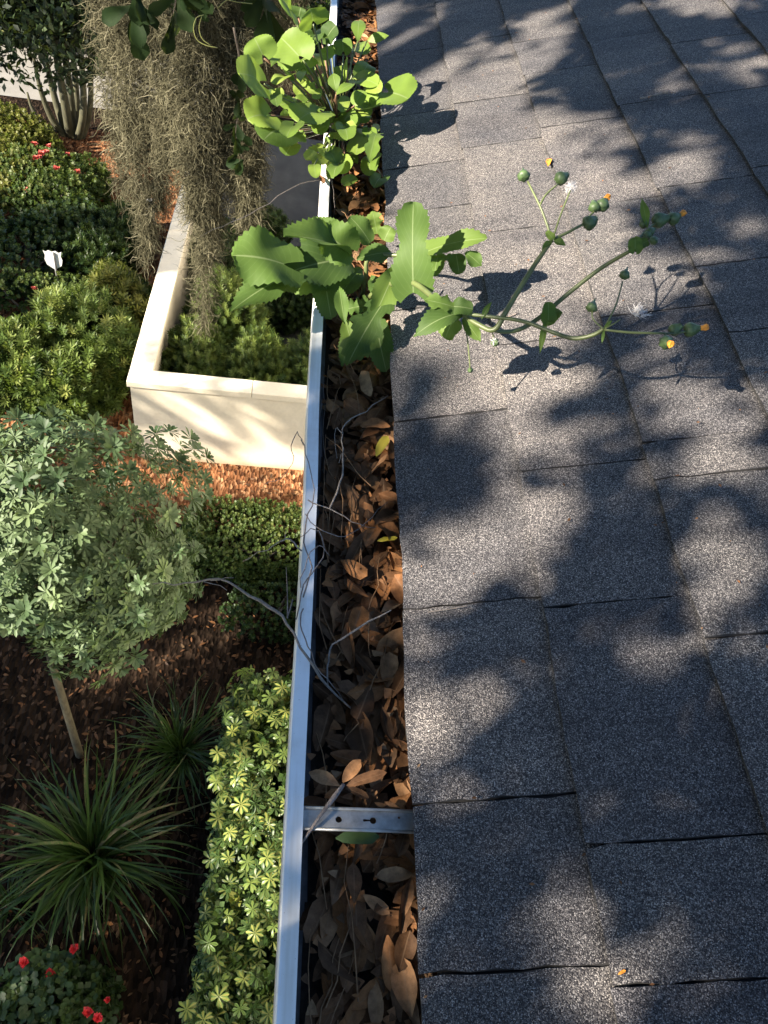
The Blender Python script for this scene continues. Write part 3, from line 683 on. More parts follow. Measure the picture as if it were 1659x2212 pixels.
# ================================================================== WEEDS IN THE GUTTER
def weed_leaf(root, b, t, wpx, h0, h1, kind='round', seed=0, mat='thistle', droop=.12, fold=.15, roll=0.0, ripple=.09, curl=0.0, teeth=.055, tint=None):
    """leaf blade from base pixel to tip pixel, heights above the gutter lip"""
    A = W(*b, h0); B = W(*t, h1)
    if kind == 'round': A = A + .2 * (B - A); wpx *= 1.2
    L = np.linalg.norm(B - A); wd = wpx * depth((A + B) / 2) / F
    V, Fc, av, au = leaf_grid(kind, L, wd, 28 if kind != 'round' else 30, 6, teeth, fold, 0, ripple, curl, seed)
    V[:, 2] += droop * L * (4 * au * (1 - au)) * .6                 # arched, both ends kept on their pixels
    dx = nrm(B - A); tc = nrm(CAM - (A + B) / 2); n0 = nrm(.55 * np.array([0, 0, 1.]) + .55 * tc + .25 * SUN)
    ny = nrm(np.cross(n0, dx)); nz = np.cross(dx, ny)
    c, s = math.cos(roll), math.sin(roll); ny, nz = c * ny + s * nz, -s * ny + c * nz
    P = V[:, 0, None] * dx + V[:, 1, None] * ny + V[:, 2, None] * nz
    me = make_mesh('leaf', P, Fc, MAT[mat], True, {'vv': av, 'uu': au})
    return link_obj('leaf', me, root, A)

def stem_part(root, pts, rad, mat='stem', name='stem', parent=None):
    mb = MB(); mb.tube(smooth_path([W(*p) for p in pts], 5), rad, 8)
    return mb.build(name, MAT[mat], parent or root, True)

def lathe(prof, axis, base, seg=10):
    a = nrm(axis); u = nrm(np.cross(a, [.3, .8, .2])); v = np.cross(a, u); V = []; Fc = []
    for x, r in prof:
        for k in range(seg): t = 2*math.pi*k/seg; V.append(base + a*x + r*(math.cos(t)*u + math.sin(t)*v))
    for i in range(len(prof) - 1):
        for k in range(seg): k2 = (k+1) % seg; Fc.append((i*seg+k, i*seg+k2, (i+1)*seg+k2, (i+1)*seg+k))
    Fc.append(tuple(range(seg))[::-1]); Fc.append(tuple((len(prof)-1)*seg + k for k in range(seg)))
    return np.array(V), Fc

def bud(root, px, py, h, rpx, tip, petal=False, pear=False):
    """flask-shaped flower bud pointing towards the pixel tip, petals wilting out of the end"""
    C = W(px, py, h); r = rpx * depth(C) / F; T = W(*tip, h + .004); ax = nrm(T - C)
    pr = [(-1.05,.25),(-.95,.62),(-.6,.95),(-.1,1.05),(.35,.85),(.75,.55),(1.05,.42),(1.2,.4)] if not pear else [(-.95,.3),(-.8,.8),(-.4,1.05),(.1,.9),(.6,.5),(1.2,.24),(1.9,.08)]
    V, Fc = lathe([(x*r, q*r) for x, q in pr], ax, C, 14); V = C + (V - C) * (1 + .07 * np.tile(np.cos(np.arange(14) * math.pi), len(pr)) + rng.normal(0, .03, len(V)))[:, None]
    b = mesh_obj('bud', V, Fc, MAT['bud'], root, True)
    if petal:
        V, Fc = lathe([(1.15*r,.36*r),(1.5*r,.46*r),(2.0*r,.50*r),(2.3*r,.34*r)], ax, C, 8)
        V += rng.normal(0, .05*r, V.shape); mesh_obj('petal', V, Fc, MAT['petal'], b)
    return b

# ---- the tall flowering weed
W1 = thing('sow_thistle', W(775, 655, -.04), 'tall green thistle-like weed with orange-tipped buds leaning over the shingles', 'weed')
stem_part(W1, [(775,655,-.045),(800,640,.02),(850,612,.08),(895,612,.115),(955,658,.14),(1000,680,.15)], [.0042,.0040,.0036,.0034,.0032,.0030])
sA = stem_part(W1, [(1000,680,.15),(1035,702,.152),(1068,712,.155),(1095,670,.175),(1140,595,.205),(1192,518,.235)], [.0028,.0028,.0028,.0027,.0025,.0022])
sB = stem_part(W1, [(1020,694,.150),(1060,712,.150),(1110,715,.150),(1160,690,.16),(1230,632,.19),(1300,578,.22),(1370,537,.25)], [.0022,.0023,.0024,.0024,.0023,.0021,.0018])
sC = stem_part(W1, [(1000,678,.156),(1060,684,.165),(1130,694,.175),(1195,718,.180),(1240,731,.185),(1280,724,.195),(1305,710,.205)], [.0019,.0020,.0021,.0022,.0022,.0020,.0018])
for pts, r in [([(1192,518,.235),(1180,480,.245),(1165,442,.255),(1140,392,.265)], .0012), ([(1166,444,.255),(1180,420,.26),(1205,398,.265)], .0010),
               ([(1194,516,.235),(1212,462,.25),(1232,412,.262)], .0009), ([(1197,516,.235),(1225,503,.24),(1255,487,.246),(1275,482,.25)], .0014),
               ([(1255,487,.246),(1278,462,.25),(1295,446,.255)], .0009),
               ([(1370,535,.25),(1385,510,.255),(1400,495,.256),(1425,476,.258),(1455,473,.26)], .0012), ([(1385,510,.255),(1412,518,.258)], .0008),
               ([(1305,712,.205),(1282,690,.21),(1279,672,.213)], .0007), ([(1306,708,.205),(1330,660,.215),(1345,608,.225)], .0008), ([(1307,710,.205),(1325,700,.21),(1340,690,.213)], .0006),
               ([(1305,712,.205),(1360,718,.21),(1435,720,.215),(1460,720,.216),(1495,713,.218)], .0012), ([(1436,720,.215),(1440,735,.214)], .0009),
               ([(1002,690,.145),(1010,735,.13),(1016,800,.105)], .0008), ([(1062,712,.15),(1068,735,.14)], .0007)]:
    stem_part(W1, pts, [r*1.15, r, r*.85], name='flower_stalk')
stem_part(W1, [(780,650,-.03),(790,600,.03),(800,555,.06),(880,552,.08),(910,550,.10)], [.0034,.003,.0024], 'stem')
stem_part(W1, [(772,650,-.03),(745,600,.02),(700,565,.05),(645,577,.060)], [.0032,.0026,.002], 'petiole')
stem_part(W1, [(770,655,-.03),(800,640,.0),(835,640,.055)], [.003,.0024,.002], 'petiole')
stem_part(W1, [(760,655,-.04),(720,640,-.01),(690,600,.02)], [.003,.0022], 'petiole')
for i, (b, t, wp, h0, h1, kd, kw) in enumerate([
    ((893,632),(893,436),104,.105,.185,'violin',dict(roll=-.1,fold=.1,droop=.1)),
    ((640,575),(502,552),128,.070,.085,'round',dict(roll=.15,fold=.06)),
    ((632,592),(494,676),84,.060,.045,'lance',dict(fold=.2,teeth=.06)),
    ((625,600),(540,622),80,.045,.055,'round',dict(fold=.1)),
    ((748,545),(612,512),92,.085,.125,'broad',dict(fold=.55,roll=.3,teeth=.06)),
    ((755,560),(600,598),120,.055,.055,'broad',dict(fold=.1)),
    ((735,585),(622,612),90,.03,.03,'round',dict()),
    ((700,592),(716,690),66,.035,.0,'broad',dict(droop=.25)),
    ((760,545),(690,500),80,.09,.11,'round',dict(roll=-.2)),
    ((700,545),(650,490),60,.06,.075,'lance',dict()),
    ((760,520),(668,478),52,.05,.06,'broad',dict()),
    ((856,575),(800,702),66,.085,.045,'lance',dict(roll=-.4,fold=.3)),
    ((838,640),(750,790),96,.065,.02,'lobed',dict(fold=.15,teeth=.07)),
    ((812,690),(835,803),62,.03,.0,'broad',dict(roll=.2)),
    ((800,660),(750,668),60,.03,.02,'lobed',dict()),
    ((772,700),(738,792),50,.02,-.01,'lance',dict()),
    ((745,700),(733,620),34,.03,.05,'lance',dict(fold=.5)),
    ((745,690),(762,748),40,.03,.01,'lance',dict(fold=.4)),
    ((905,552),(1052,515),66,.105,.15,'violin',dict(roll=-.25,fold=.2)),
    ((985,548),(992,592),42,.125,.11,'broad',dict()),
    ((1005,545),(1040,575),40,.13,.12,'lance',dict()),
    ((945,556),(938,598),40,.11,.10,'broad',dict()),
    ((920,560),(985,560),36,.105,.11,'lobed',dict()),
    ((1000,676),(893,728),62,.155,.135,'lance',dict(fold=.3,droop=.3)),
    ((1002,672),(918,648),52,.156,.165,'lobed',dict(fold=.2)),
    ((975,662),(1022,668),46,.16,.165,'broad',dict()),
    ((985,684),(962,732),60,.148,.125,'broad',dict(roll=.3)),
    ((1000,688),(1038,738),36,.148,.135,'lance',dict()),
    ((1183,704),(1184,652),38,.165,.185,'broad',dict(roll=.4)),
    ((1183,690),(1208,668),30,.17,.175,'round',dict()),
    ((1180,688),(1166,764),16,.17,.145,'lance',dict(fold=.5)),
    ((800,525),(755,468),52,.06,.085,'broad',dict(roll=.3)),
    ((815,505),(805,456),48,.05,.075,'lobed',dict()),
    ((845,545),(770,560),56,.07,.065,'lance',dict()),
    ((830,520),(845,490),44,.06,.075,'broad',dict()),
    ((780,580),(735,640),60,.02,.0,'lance',dict()),
    ((800,600),(850,660),50,.04,.045,'lance',dict()),
    ((740,575),(690,640),90,.01,.0,'broad',dict()),
    ((1192,522),(1170,540),16,.235,.232,'lance',dict(fold=.5)), ((1195,520),(1222,530),18,.235,.235,'lance',dict(fold=.5)), ((1196,518),(1180,500),18,.236,.24,'broad',dict()),
    ((1398,492),(1386,428),20,.256,.275,'lance',dict(fold=.4,teeth=.02)), ((1368,540),(1400,520),30,.25,.256,'broad',dict()), ((1372,545),(1372,512),28,.25,.26,'round',dict()),
    ((1305,712),(1300,742),8,.205,.198,'lance',dict()), ((1305,710),(1322,692),9,.205,.21,'lance',dict()), ((1040,690),(1062,652),14,.16,.175,'lance',dict(fold=.5)),
    ]):
    weed_leaf(W1, b, t, wp * .92, h0, h1, kd, 300 + i, **kw)
for a in [(1131,378,.266,13,(1128,340),0,1), (1214,384,.266,14,(1235,372),0,0), (1275,480,.25,15,(1292,468),0,0), (1284,446,.254,12,(1280,425),0,0), (1302,442,.256,14,(1314,424),1,0),
          (1391,482,.257,10,(1386,465),0,0), (1406,500,.258,9,(1420,490),0,0), (1413,520,.258,9,(1425,526),0,0), (1399,508,.256,9,(1402,490),0,0), (1426,475,.259,16,(1448,470),0,0), (1456,471,.261,13,(1478,460),1,0),
          (1279,662,.214,12,(1288,640),0,1), (1350,592,.226,11,(1358,570),0,1), (1440,740,.214,15,(1446,742),1,0), (1459,711,.217,13,(1470,704),0,0), (1494,712,.218,15,(1518,708),1,0), (1016,800,.104,6,(1016,812),0,0), (1070,740,.138,9,(1078,742),0,0)]:
    bud(W1, a[0], a[1], a[2], a[3], a[4], bool(a[5]), bool(a[6]))
def fluff(root, px, py, h, rpx, n=160):
    C = W(px, py, h); r = rpx * depth(C) / F; d = rdir(n); mb_V = []; mb_F = []
    for i in range(n):
        V, Fc = tube_geo([C, C + d[i] * r * rng.uniform(.5, 1.1)], [.00035, .00015], 3); k = sum(len(v) for v in mb_V); mb_V.append(V); mb_F += [tuple(q + k for q in f) for f in Fc]
    mesh_obj('seed_head', np.vstack(mb_V), mb_F, MAT['fluff'], root)
fluff(W1, 1233, 404, .264, 15); fluff(W1, 1068, 738, .14, 10, 60)

# ---- the leafy weed with round leaves further along
def z3(x, y): return (479.3 + x * .2667, y * .2667)
R0 = z3(945, 1040)
W2 = thing('round_leaf_weed', W(R0[0], R0[1], -.04), 'bushy bright green weed with round toothed leaves at the far end of the gutter', 'weed')
LV = [((345,680),(128,595),275,'round',.14),((395,935),(205,965),245,'round',.10),((545,1050),(342,1130),300,'round',.07),((800,895),(615,985),250,'round',.09),((660,490),(478,305),250,'broad',.15),
      ((742,195),(715,70),200,'round',.20),((345,475),(262,305),205,'broad',.16),((1310,735),(1510,800),310,'round',.10),((1100,335),(1112,165),105,'lance',.15),((1175,330),(1352,288),75,'lance',.13),
      ((845,310),(925,205),140,'broad',.17),((985,440),(978,315),115,'broad',.13),((1060,380),(1170,440),120,'broad',.10),((800,790),(632,690),150,'lobed',.09),((545,615),(438,690),115,'broad',.13),
      ((418,722),(445,865),105,'broad',.11),((580,790),(585,870),60,'lance',.09),((930,745),(900,595),95,'lance',.12),((925,770),(1080,680),75,'lance',.12),((1075,855),(1150,735),105,'broad',.09),
      ((1155,830),(1268,775),95,'broad',.08),((900,1060),(1065,1100),120,'broad',.05),((1190,1040),(1085,1250),175,'round',.04),((1255,1095),(1190,1320),140,'lobed',.04),((1230,1270),(1200,1420),125,'broad',.03),
      ((1300,1430),(1230,1520),105,'round',.03),((830,1170),(730,1235),120,'lobed',.04),((835,1305),(735,1335),100,'lobed',.03),((900,1290),(985,1400),130,'round',.02),((975,1495),(1095,1440),95,'broad',.02),
      ((850,1165),(885,1110),70,'lance',.04),((652,565),(638,668),75,'lance',.12),((680,512),(785,512),75,'lance',.13),((1075,640),(1265,690),125,'broad',.10),((800,290),(745,380),120,'broad',.15),
      ((560,95),(470,-10),250,'broad',.19),((620,150),(640,60),160,'broad',.17),((700,600),(650,500),120,'broad',.11),((520,950),(500,880),70,'lance',.08),((630,1060),(660,1130),70,'lobed',.05),
      ((460,500),(400,540),70,'lance',.14),((960,900),(1010,780),90,'broad',.08),((1180,900),(1230,870),110,'lobed',.06),((1130,1000),(1180,930),100,'broad',.05),((900,1000),(860,900),80,'lance',.06),
      ((700,920),(600,860),110,'broad',.07),((1020,560),(1010,470),90,'lance',.12),((870,480),(830,380),110,'broad',.14),((660,330),(640,220),140,'broad',.16),((1000,1330),(960,1250),90,'broad',.03),
      ((900,1380),(860,1460),70,'lance',.01),((1050,1250),(1100,1330),70,'lance',.02),((560,650),(500,560),90,'broad',.13)]
for i, (b, t, wz, kd, h) in enumerate(LV):
    hb = h * .92; rr = random.Random(i); kd = 'round' if kd == 'broad' and wz >= 115 else kd
    weed_leaf(W2, z3(*b), z3(*t), wz * .30, hb, h + rr.uniform(-.005, .015), kd, 500 + i, droop=rr.uniform(.05, .22), fold=rr.uniform(.03, .25), roll=rr.uniform(-.25, .25), curl=-.1 if kd == 'round' else 0, ripple=.035, teeth=.028, mat='thistle2' if rr.random() < .75 else 'thistle')
    bx, by = z3(*b); mx, my = (bx + R0[0]) / 2, (by + R0[1]) / 2
    stem_part(W2, [(R0[0] + rr.uniform(-6, 6), R0[1] + rr.uniform(-3, 5), -.035), (mx + rr.uniform(-8, 8), my - 4, hb * .6), (bx, by, hb)], [.0022, .0017, .0013], 'petiole' if rr.random() < .45 else 'stem', 'petiole')

rr = random.Random(99)
for i in range(44):                                                    # fuller heart of the clump
    a = rr.uniform(0, 6.28); q = rr.uniform(120, 520); bx, by = 900 + q * math.cos(a) * .95, 820 + q * math.sin(a) * 1.05
    if bx > 1230: continue
    a2 = a + rr.uniform(-.9, .9); L_ = rr.uniform(70, 135); h = .03 + .10 * q / 520 * (1 if by < 1040 else .35); kd = rr.choice(['round', 'round', 'round', 'broad'])
    t_ = (bx + L_ * math.cos(a2), by + L_ * math.sin(a2))
    weed_leaf(W2, z3(bx, by), z3(*t_), L_ * rr.uniform(.85, 1.1) * .30, h, h + rr.uniform(-.01, .015), kd, 700 + i, droop=rr.uniform(.05, .25), roll=rr.uniform(-.3, .3), ripple=.035, teeth=.028, mat='thistle2')
    px_, py_ = z3(bx, by); stem_part(W2, [(R0[0] + rr.uniform(-6, 6), R0[1] + rr.uniform(-3, 5), -.035), ((px_ + R0[0]) / 2, (py_ + R0[1]) / 2 - 3, h * .55), (px_, py_, h)], [.0019, .0014, .0010], 'stem', 'petiole')
# ------------------------------------------------------------------ small things lying on the shingles
def roof_twig(label, pts, r, mat='twig'):
    P = smooth_path([roof_px(x, y, .0085) for x, y in pts], 4); V, Fc = tube_geo(P, r, 6)
    tag(mesh_obj('dry_twig', V, Fc, MAT[mat], None, True), label, 'twig')
roof_twig('short pale twig with a knobbed end lying on the upper right shingles', [(1383,212),(1405,208),(1425,202),(1445,198)], [.0012,.0012,.0016,.0024], 'palebark')
roof_twig('tiny dark twig on the shingles beyond the flower stalks', [(1085,690),(1105,682),(1118,676)], [.0009,.0008])
roof_twig('thin straw lying in the slot of the lowest shingle row', [(925,1322),(970,1316),(1015,1308)], [.0006,.0005], 'palebark')
def roof_leaf(px, py, ang, L, label, mat, wid=.5, name='fallen_petal', cat='petal'):
    P = roof_px(px, py, .0095); d = math.cos(ang) * RS + math.sin(ang) * np.array([0, 1., 0])
    o = dead_leaf(P, d, RN, L, 0, label, None, name, cat, mat)
roof_leaf(1183, 358, 1.3, .026, 'bright orange petal lying on the sunny shingles above the tall weed', MAT['petal'])
roof_leaf(1335, 2105, .4, .006, 'tiny yellow petal on the shaded shingles near the lower edge', MAT['petal'])
roof_leaf(1400, 212, .8, .014, 'small reddish leaf scrap beside the knobbed twig on the shingles', MAT['dead'], name='dead_leaf', cat='leaf')
n = 420; sg_, yg = rng.uniform(0, 1.1, n), rng.uniform(0, 2.2, n); P = np.array([roof_pt(a, b, .0092) for a, b in zip(sg_, yg)])
V, Fc = instance(QUAD[0] * np.array([1, .5, 1.5]), QUAD[1], P, nrm(RS * rng.normal(0, 1, (n, 1)) + np.array([0, 1., 0]) * rng.normal(0, 1, (n, 1))), RN + rng.normal(0, .25, (n, 3)), rng.uniform(.0015, .006, n))
tag(mesh_obj('roof_grit', V, Fc, MAT['dead'], None, False, {'tint': np.repeat(rng.uniform(0, 1, n), 4), 'vv': np.ones(len(V))}), 'tiny scraps of leaf and grit scattered on the shingles', 'grit', kind='stuff')
fl = thing('seed_tuft', roof_px(1380, 676, .012), 'white tuft of seed fluff caught on the shingles right of the weed', 'seed tuft')
Cf = roof_px(1380, 676, .013)
Vs = []; Fs = []; k = 0
for i in range(80):
    d = rdir(1)[0]; d[2] = abs(d[2]); a = Cf + rng.normal(0, .003, 3) * np.array([1, 1.6, .5]); V, Fc = tube_geo([a, a + d * rng.uniform(.004, .011)], [.0004, .0002], 3)
    Vs.append(V); Fs += [tuple(q + k for q in f) for f in Fc]; k += len(V)
mesh_obj('fluff', np.vstack(Vs), Fs, MAT['fluff'], fl)

# ================================================================== THE YARD
# ---- low cream wall round the bed beside the house
pw = thing('garden_wall', (-1.4, 5.95, 0), 'low cream stucco wall with a flat cap enclosing a bed beside the house', 'wall')
mb = MB(); mb.box((-1.46, 5.89, -.02), (.56, 6.03, .93)); mb.build('front_wall', MAT['wall'], pw)
mb = MB(); mb.box((-1.46, 6.03, -.02), (-1.30, 13.0, .93)); mb.build('side_wall', MAT['wall'], pw)
def bevel_box(name, lo, hi, mat, parent, b=.008):
    o = MB(); o.box(lo, hi); q = o.build(name, mat, parent); m = q.modifiers.new('bevel', 'BEVEL'); m.width = b; m.segments = 2; return q
bevel_box('cap', (-1.485, 5.865, .932), (-.36, 6.055, 1.0), MAT['wall'], pw); bevel_box('cap', (-.356, 5.865, .932), (.555, 6.055, 1.0), MAT['wall'], pw)
y = 6.059
while y < 13:
    bevel_box('cap', (-1.485, y, .932), (-1.275, min(y + 1.2, 13.02), 1.0), MAT['wall'], pw); y += 1.204

# ---- generic leafy mass
def lumps(d, seed, k=5, amp=.16):
    rs = np.random.default_rng(seed); out = np.zeros(len(d))
    for i in range(k):
        v = nrm(rs.normal(size=3)) * rs.uniform(2.5, 6); out += np.sin(d @ v + rs.uniform(0, 6.28))
    return 1 + amp * out / math.sqrt(k)
def shell(n, c, r, seed, zmin=0.02, inner=.55, box=0.0, amp=.16):
    d = rdir(n * 2)
    if box:                                              # squarer, clipped-hedge body
        m = np.max(np.abs(d), axis=1, keepdims=True); d2 = d / m; d2 = d * (1 - box) + d2 * box * .85
    else: d2 = d
    rad = lumps(d, seed, amp=amp) * (1 - (1 - inner) * rng.random(n * 2) ** 2.2)
    P = np.asarray(c) + d2 * rad[:, None] * np.asarray(r)
    ok = P[:, 2] > zmin; return P[ok][:n], nrm(d / np.asarray(r))[ok][:n]

SPRAYS = {}
def spray(kind):
    """short shoot carrying many narrow or oval leaves (x = along the shoot)"""
    if kind in SPRAYS: return SPRAYS[kind]
    parts = []
    if kind == 'feather': L, nl, ll, ww, sp = 1.0, 22, .60, .14, .9
    elif kind == 'needle': L, nl, ll, ww, sp = 1.0, 30, .42, .085, 1.0
    elif kind == 'oval': L, nl, ll, ww, sp = 1.0, 9, .5, .5, 1.0
    rs = np.random.default_rng(5)
    T = QUAD[0].copy()
    for i in range(nl):
        u = (i + .5) / nl; a = i * 2.4; d = np.array([.75 - .2 * (1-u), math.cos(a) * sp * .8, math.sin(a) * sp * .8]); d = nrm(d)
        n0 = nrm(np.array([.6, -math.cos(a) * .4, -math.sin(a) * .4 + .3])); Tm = T * np.array([1, ww / ll, 1])
        parts.append(instance(Tm, QUAD[1], np.array([[u * L * .8, 0, 0]]), d[None], n0[None], np.array([ll * (1 - .3 * abs(u - .5))])))
    SPRAYS[kind] = join(parts); return SPRAYS[kind]

def shrub(name, label, cat, c, r, mat, n, size, kind='oval', group=None, up=.6, box=0.0, inner=.55, stems=6, seed=0, amp=.16, stemmat='bark', rel=None):
    base = (c[0], c[1], 0); o = thing(name, base, label, cat, group)
    T, TF = spray(kind); P, d = shell(n, c, r, seed, .03, inner, box, amp); n = len(P)
    dx = nrm(d + np.array([0, 0, up]) + rng.normal(0, .45, (n, 3))); nz = nrm(rng.normal(0, 1, (n, 3)) + d)
    s = size * rng.uniform(.7, 1.25, n); V, Fc = instance(T, TF, P - dx * s[:, None] * .5, dx, nz, s)
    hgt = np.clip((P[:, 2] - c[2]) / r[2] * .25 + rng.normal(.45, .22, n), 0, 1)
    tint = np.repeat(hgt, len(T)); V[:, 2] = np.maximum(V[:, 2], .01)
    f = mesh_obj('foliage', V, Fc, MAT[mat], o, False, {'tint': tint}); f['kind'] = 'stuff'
    for i in range(stems):
        a = rng.uniform(0, 6.28); q = np.array([c[0] + math.cos(a) * r[0] * .5, c[1] + math.sin(a) * r[1] * .5, c[2] + r[2] * .5]); b = np.array([c[0] + math.cos(a) * .06, c[1] + math.sin(a) * .06, -.02])
        mb = MB(); mb.tube(smooth_path([b, (b + q) / 2 + rng.normal(0, .03, 3), q], 4), [.014, .010, .005], 6); mb.build('stem', MAT[stemmat], o, True)
    return o

# ---- whorled leaf clusters (shared meshes)
def whorl(kind, nl, L, wd, droop, lift, seed, mat, layers=1):
    rs = np.random.default_rng(seed); parts = []; av = []
    for ly in range(layers):
        for i in range(nl):
            V, Fc, a, u = leaf_grid(kind, L * rs.uniform(.85, 1.1) * (1 - .3 * ly), wd, 5, 2, 0, .22, droop * rs.uniform(.6, 1.4), 0, 0, seed)
            ang = 2 * math.pi * (i + .5 * ly) / nl + rs.normal(0, .12); el = lift + .55 * ly + rs.normal(0, .12)
            d = np.array([math.cos(ang) * math.cos(el), math.sin(ang) * math.cos(el), math.sin(el)]); nz = np.array([-math.cos(ang) * math.sin(el), -math.sin(ang) * math.sin(el), math.cos(el)])
            parts.append(instance(V, Fc, np.zeros((1, 3)) + d * L * .06, d[None], nz[None], np.array([1.]))); av.append(a)
    V, Fc = join(parts); return make_mesh('leaf_cluster', V, Fc, mat, True, {'vv': np.concatenate(av)})
PIT = [whorl('obov', 9, .088, .026, .10, .12, 10 + k, MAT['pitto'], 2) for k in range(6)]
SCH = [whorl('obov', 8, .054, .021, .35, .02, 30 + k, MAT['scheff'], 1) for k in range(6)]
def place_clusters(parent, meshes, P, d, smin, smax, jit=.35, name='leaf_cluster'):
    base = ROOT[parent.name]
    for i in range(len(P)):
        o = bpy.data.objects.new(name, meshes[i % len(meshes)]); COL.objects.link(o); o.parent = parent
        nz = nrm(d[i] + rng.normal(0, jit, 3)); dx = nrm(np.cross(nz, rng.normal(size=3))); o.matrix_local = basis(P[i] - base, dx, nz, rng.uniform(smin, smax))
def spread(P, d, n, seed=0):
    """thin a point set so that the points keep apart"""
    keep = [0]; D = np.linalg.norm(P - P[0], axis=1)
    for _ in range(min(n, len(P)) - 1):
        k = int(np.argmax(D)); keep.append(k); D = np.minimum(D, np.linalg.norm(P - P[k], axis=1))
    return P[keep], d[keep]

def whorl_r(L, nl, seed):
    rs = np.random.default_rng(seed); parts = []
    for i in range(nl):
        V, Fc, a, u = leaf_grid('round', L, L * 1.15, 8, 4, .03, .2, .1, .06, -.2, seed + i); ang = 2.4 * i; el = rs.uniform(.0, .5)
        dd = np.array([math.cos(ang) * math.cos(el), math.sin(ang) * math.cos(el), math.sin(el)]); nz = np.array([-math.cos(ang) * math.sin(el), -math.sin(ang) * math.sin(el), math.cos(el)])
        parts.append(instance(V, Fc, dd[None] * L * .7, dd[None], nz[None] + rs.normal(0, .15, (1, 3)), np.array([rs.uniform(.8, 1.1)])))
    V, Fc = join(parts); return make_mesh('leaf_cluster', V, Fc, MAT['geraniumleaf'], True)

# lit feathery hedge left of the wall: four plants
for i, (px, py, rx, ry, h, txt) in enumerate([
    (60, 742, .62, .62, .85, 'bright feathery green shrub at the left edge beside the cream wall bed'),
    (190, 690, .62, .60, .92, 'bright feathery green shrub in front of the shield-shaped sign'),
    (255, 620, .42, .55, .88, 'yellowish feathery shrub nearest the cream side wall'),
    (165, 782, .60, .46, .72, 'feathery green shrub at the front of the row by the mulch strip')]):
    p = at_z(px, py, h * .75); shrub('feathery_shrub', txt, 'shrub', (p[0], p[1], h * .42), (rx, ry, h * .60), 'fern' if i != 2 else 'yellowshrub', 1250, .15, 'feather', 'feathery shrubs left of the wall', up=.9, seed=20 + i, inner=.25, amp=.32)
# podocarpus plants inside the wall
for i, (x, yy, rx, ry, h, txt) in enumerate([
    (-.92, 6.75, .40, .55, .86, 'soft needle-leaved shrub in the corner inside the cream wall'),
    (-.30, 6.65, .42, .50, .80, 'soft needle-leaved shrub in the middle of the walled bed'),
    (.22, 6.70, .36, .52, .84, 'soft needle-leaved shrub in the walled bed nearest the gutter'),
    (-.75, 7.55, .45, .45, .95, 'taller needle-leaved shrub behind the others in the walled bed')]):
    shrub('podocarpus_shrub', txt, 'shrub', (x, yy, h * .48), (rx, ry, h * .60), 'podo', 1600, .13, 'needle', 'shrubs inside the wall', up=1.1, seed=40 + i, inner=.35, amp=.2)
for i, (x, yy, rx, ry, h, txt) in enumerate([(-.05, 8.35, .40, .40, .75, 'dark needle-leaved shrub at the near edge of the shaded patio by the gutter'), (-.95, 8.7, .32, .75, .80, 'dark shrub along the inside of the side wall behind the moss strand'), (-.55, 9.6, .35, .5, .6, 'small dark shrub on the shaded patio behind the hanging moss')]):
    shrub('podocarpus_shrub', txt, 'shrub', (x, yy, h * .48), (rx, ry, h * .60), 'darkshrub', 1000, .12, 'needle', 'shrubs inside the wall', up=1.1, seed=140 + i, inner=.35, amp=.2)
# clipped low hedge below the wall
shrub('clipped_hedge', 'low clipped small-leaved hedge along the foot of the cream wall', 'hedge', (-.2, 4.75, .22), (.70, .42, .24), 'box', 4200, .045, 'oval', None, up=.5, box=.7, inner=.75, stems=5, seed=61, amp=.06)
shrub('low_shrub', 'thin dark low shrub in shade below the clipped hedge', 'shrub', (.0, 4.05, .16), (.45, .28, .2), 'darkshrub', 700, .05, 'oval', None, seed=62, stems=4)
# dark shrubs and coloured plants at upper left
for nm, lab, px, py, r, h, mt, n, sz, kd in [
    ('dark_shrub', 'dark green shrub in shade beside the far part of the side wall', 235, 500, (.42,.75), .55, 'darkshrub', 1100, .10, 'feather'),
    ('dark_shrub', 'very dark low shrub at the left edge above the white sign', 50, 520, (.8,.8), .45, 'darkshrub', 1100, .10, 'oval'),
    ('dark_shrub', 'dark shrub at far left between the red flowers and the sign', 150, 470, (.55,.55), .5, 'darkshrub', 800, .10, 'oval'),
    ('yellow_hedge', 'sunlit yellow green hedge at the far left edge', -25, 262, (1.0,.5), .5, 'yellowshrub', 1500, .09, 'oval'),
    ('yellow_hedge', 'sunlit yellow green shrub below the hedge at the far left edge', 15, 335, (.5,.9), .5, 'yellowshrub', 1000, .09, 'oval'),
    ('green_shrub', 'small lit green shrub right of the red flowers by the moss', 170, 372, (.45,.5), .45, 'box', 700, .09, 'oval')]:
    p = at_z(px, py, h * .8); shrub(nm, lab, 'shrub', (p[0], p[1], h * .42), (r[0], r[1], h * .6), mt, n, sz, kd, None, seed=70 + px)
def flowering(name, label, c, r, mt, n, sz, nf, fs, fmat, seed):
    o = shrub(name, label, 'flowers', c, r, mt, n, sz, 'oval', None, seed=seed, stems=4)
    P, d = shell(nf * 4, c, (r[0] * 1.06, r[1] * 1.06, r[2] * 1.08), seed + 1, c[2], .96)
    for i in range(min(nf, len(P))):
        parts = []
        for k in range(9):
            a = k * 2.4; q = nrm(np.array([math.cos(a), math.sin(a), .5 + .5 * (k % 3)])); parts.append(instance(QUAD[0] * np.array([1, .9, 2]), QUAD[1], np.zeros((1, 3)), q[None], np.array([[0, 0, 1.]]) + rng.normal(0, .3, (1, 3)), np.array([fs * rng.uniform(.8, 1.1)])))
        V, Fc = join(parts); link_obj('flower', make_mesh('flower', V, Fc, MAT[fmat]), o, P[i])
    return o
p = at_z(75, 365, .35); flowering('azalea_bush', 'coral red azalea bush in sun at far left', (p[0], p[1], .28), (.50, .55, .30), 'box', 600, .07, 9, .065, 'pinkflower', 91)
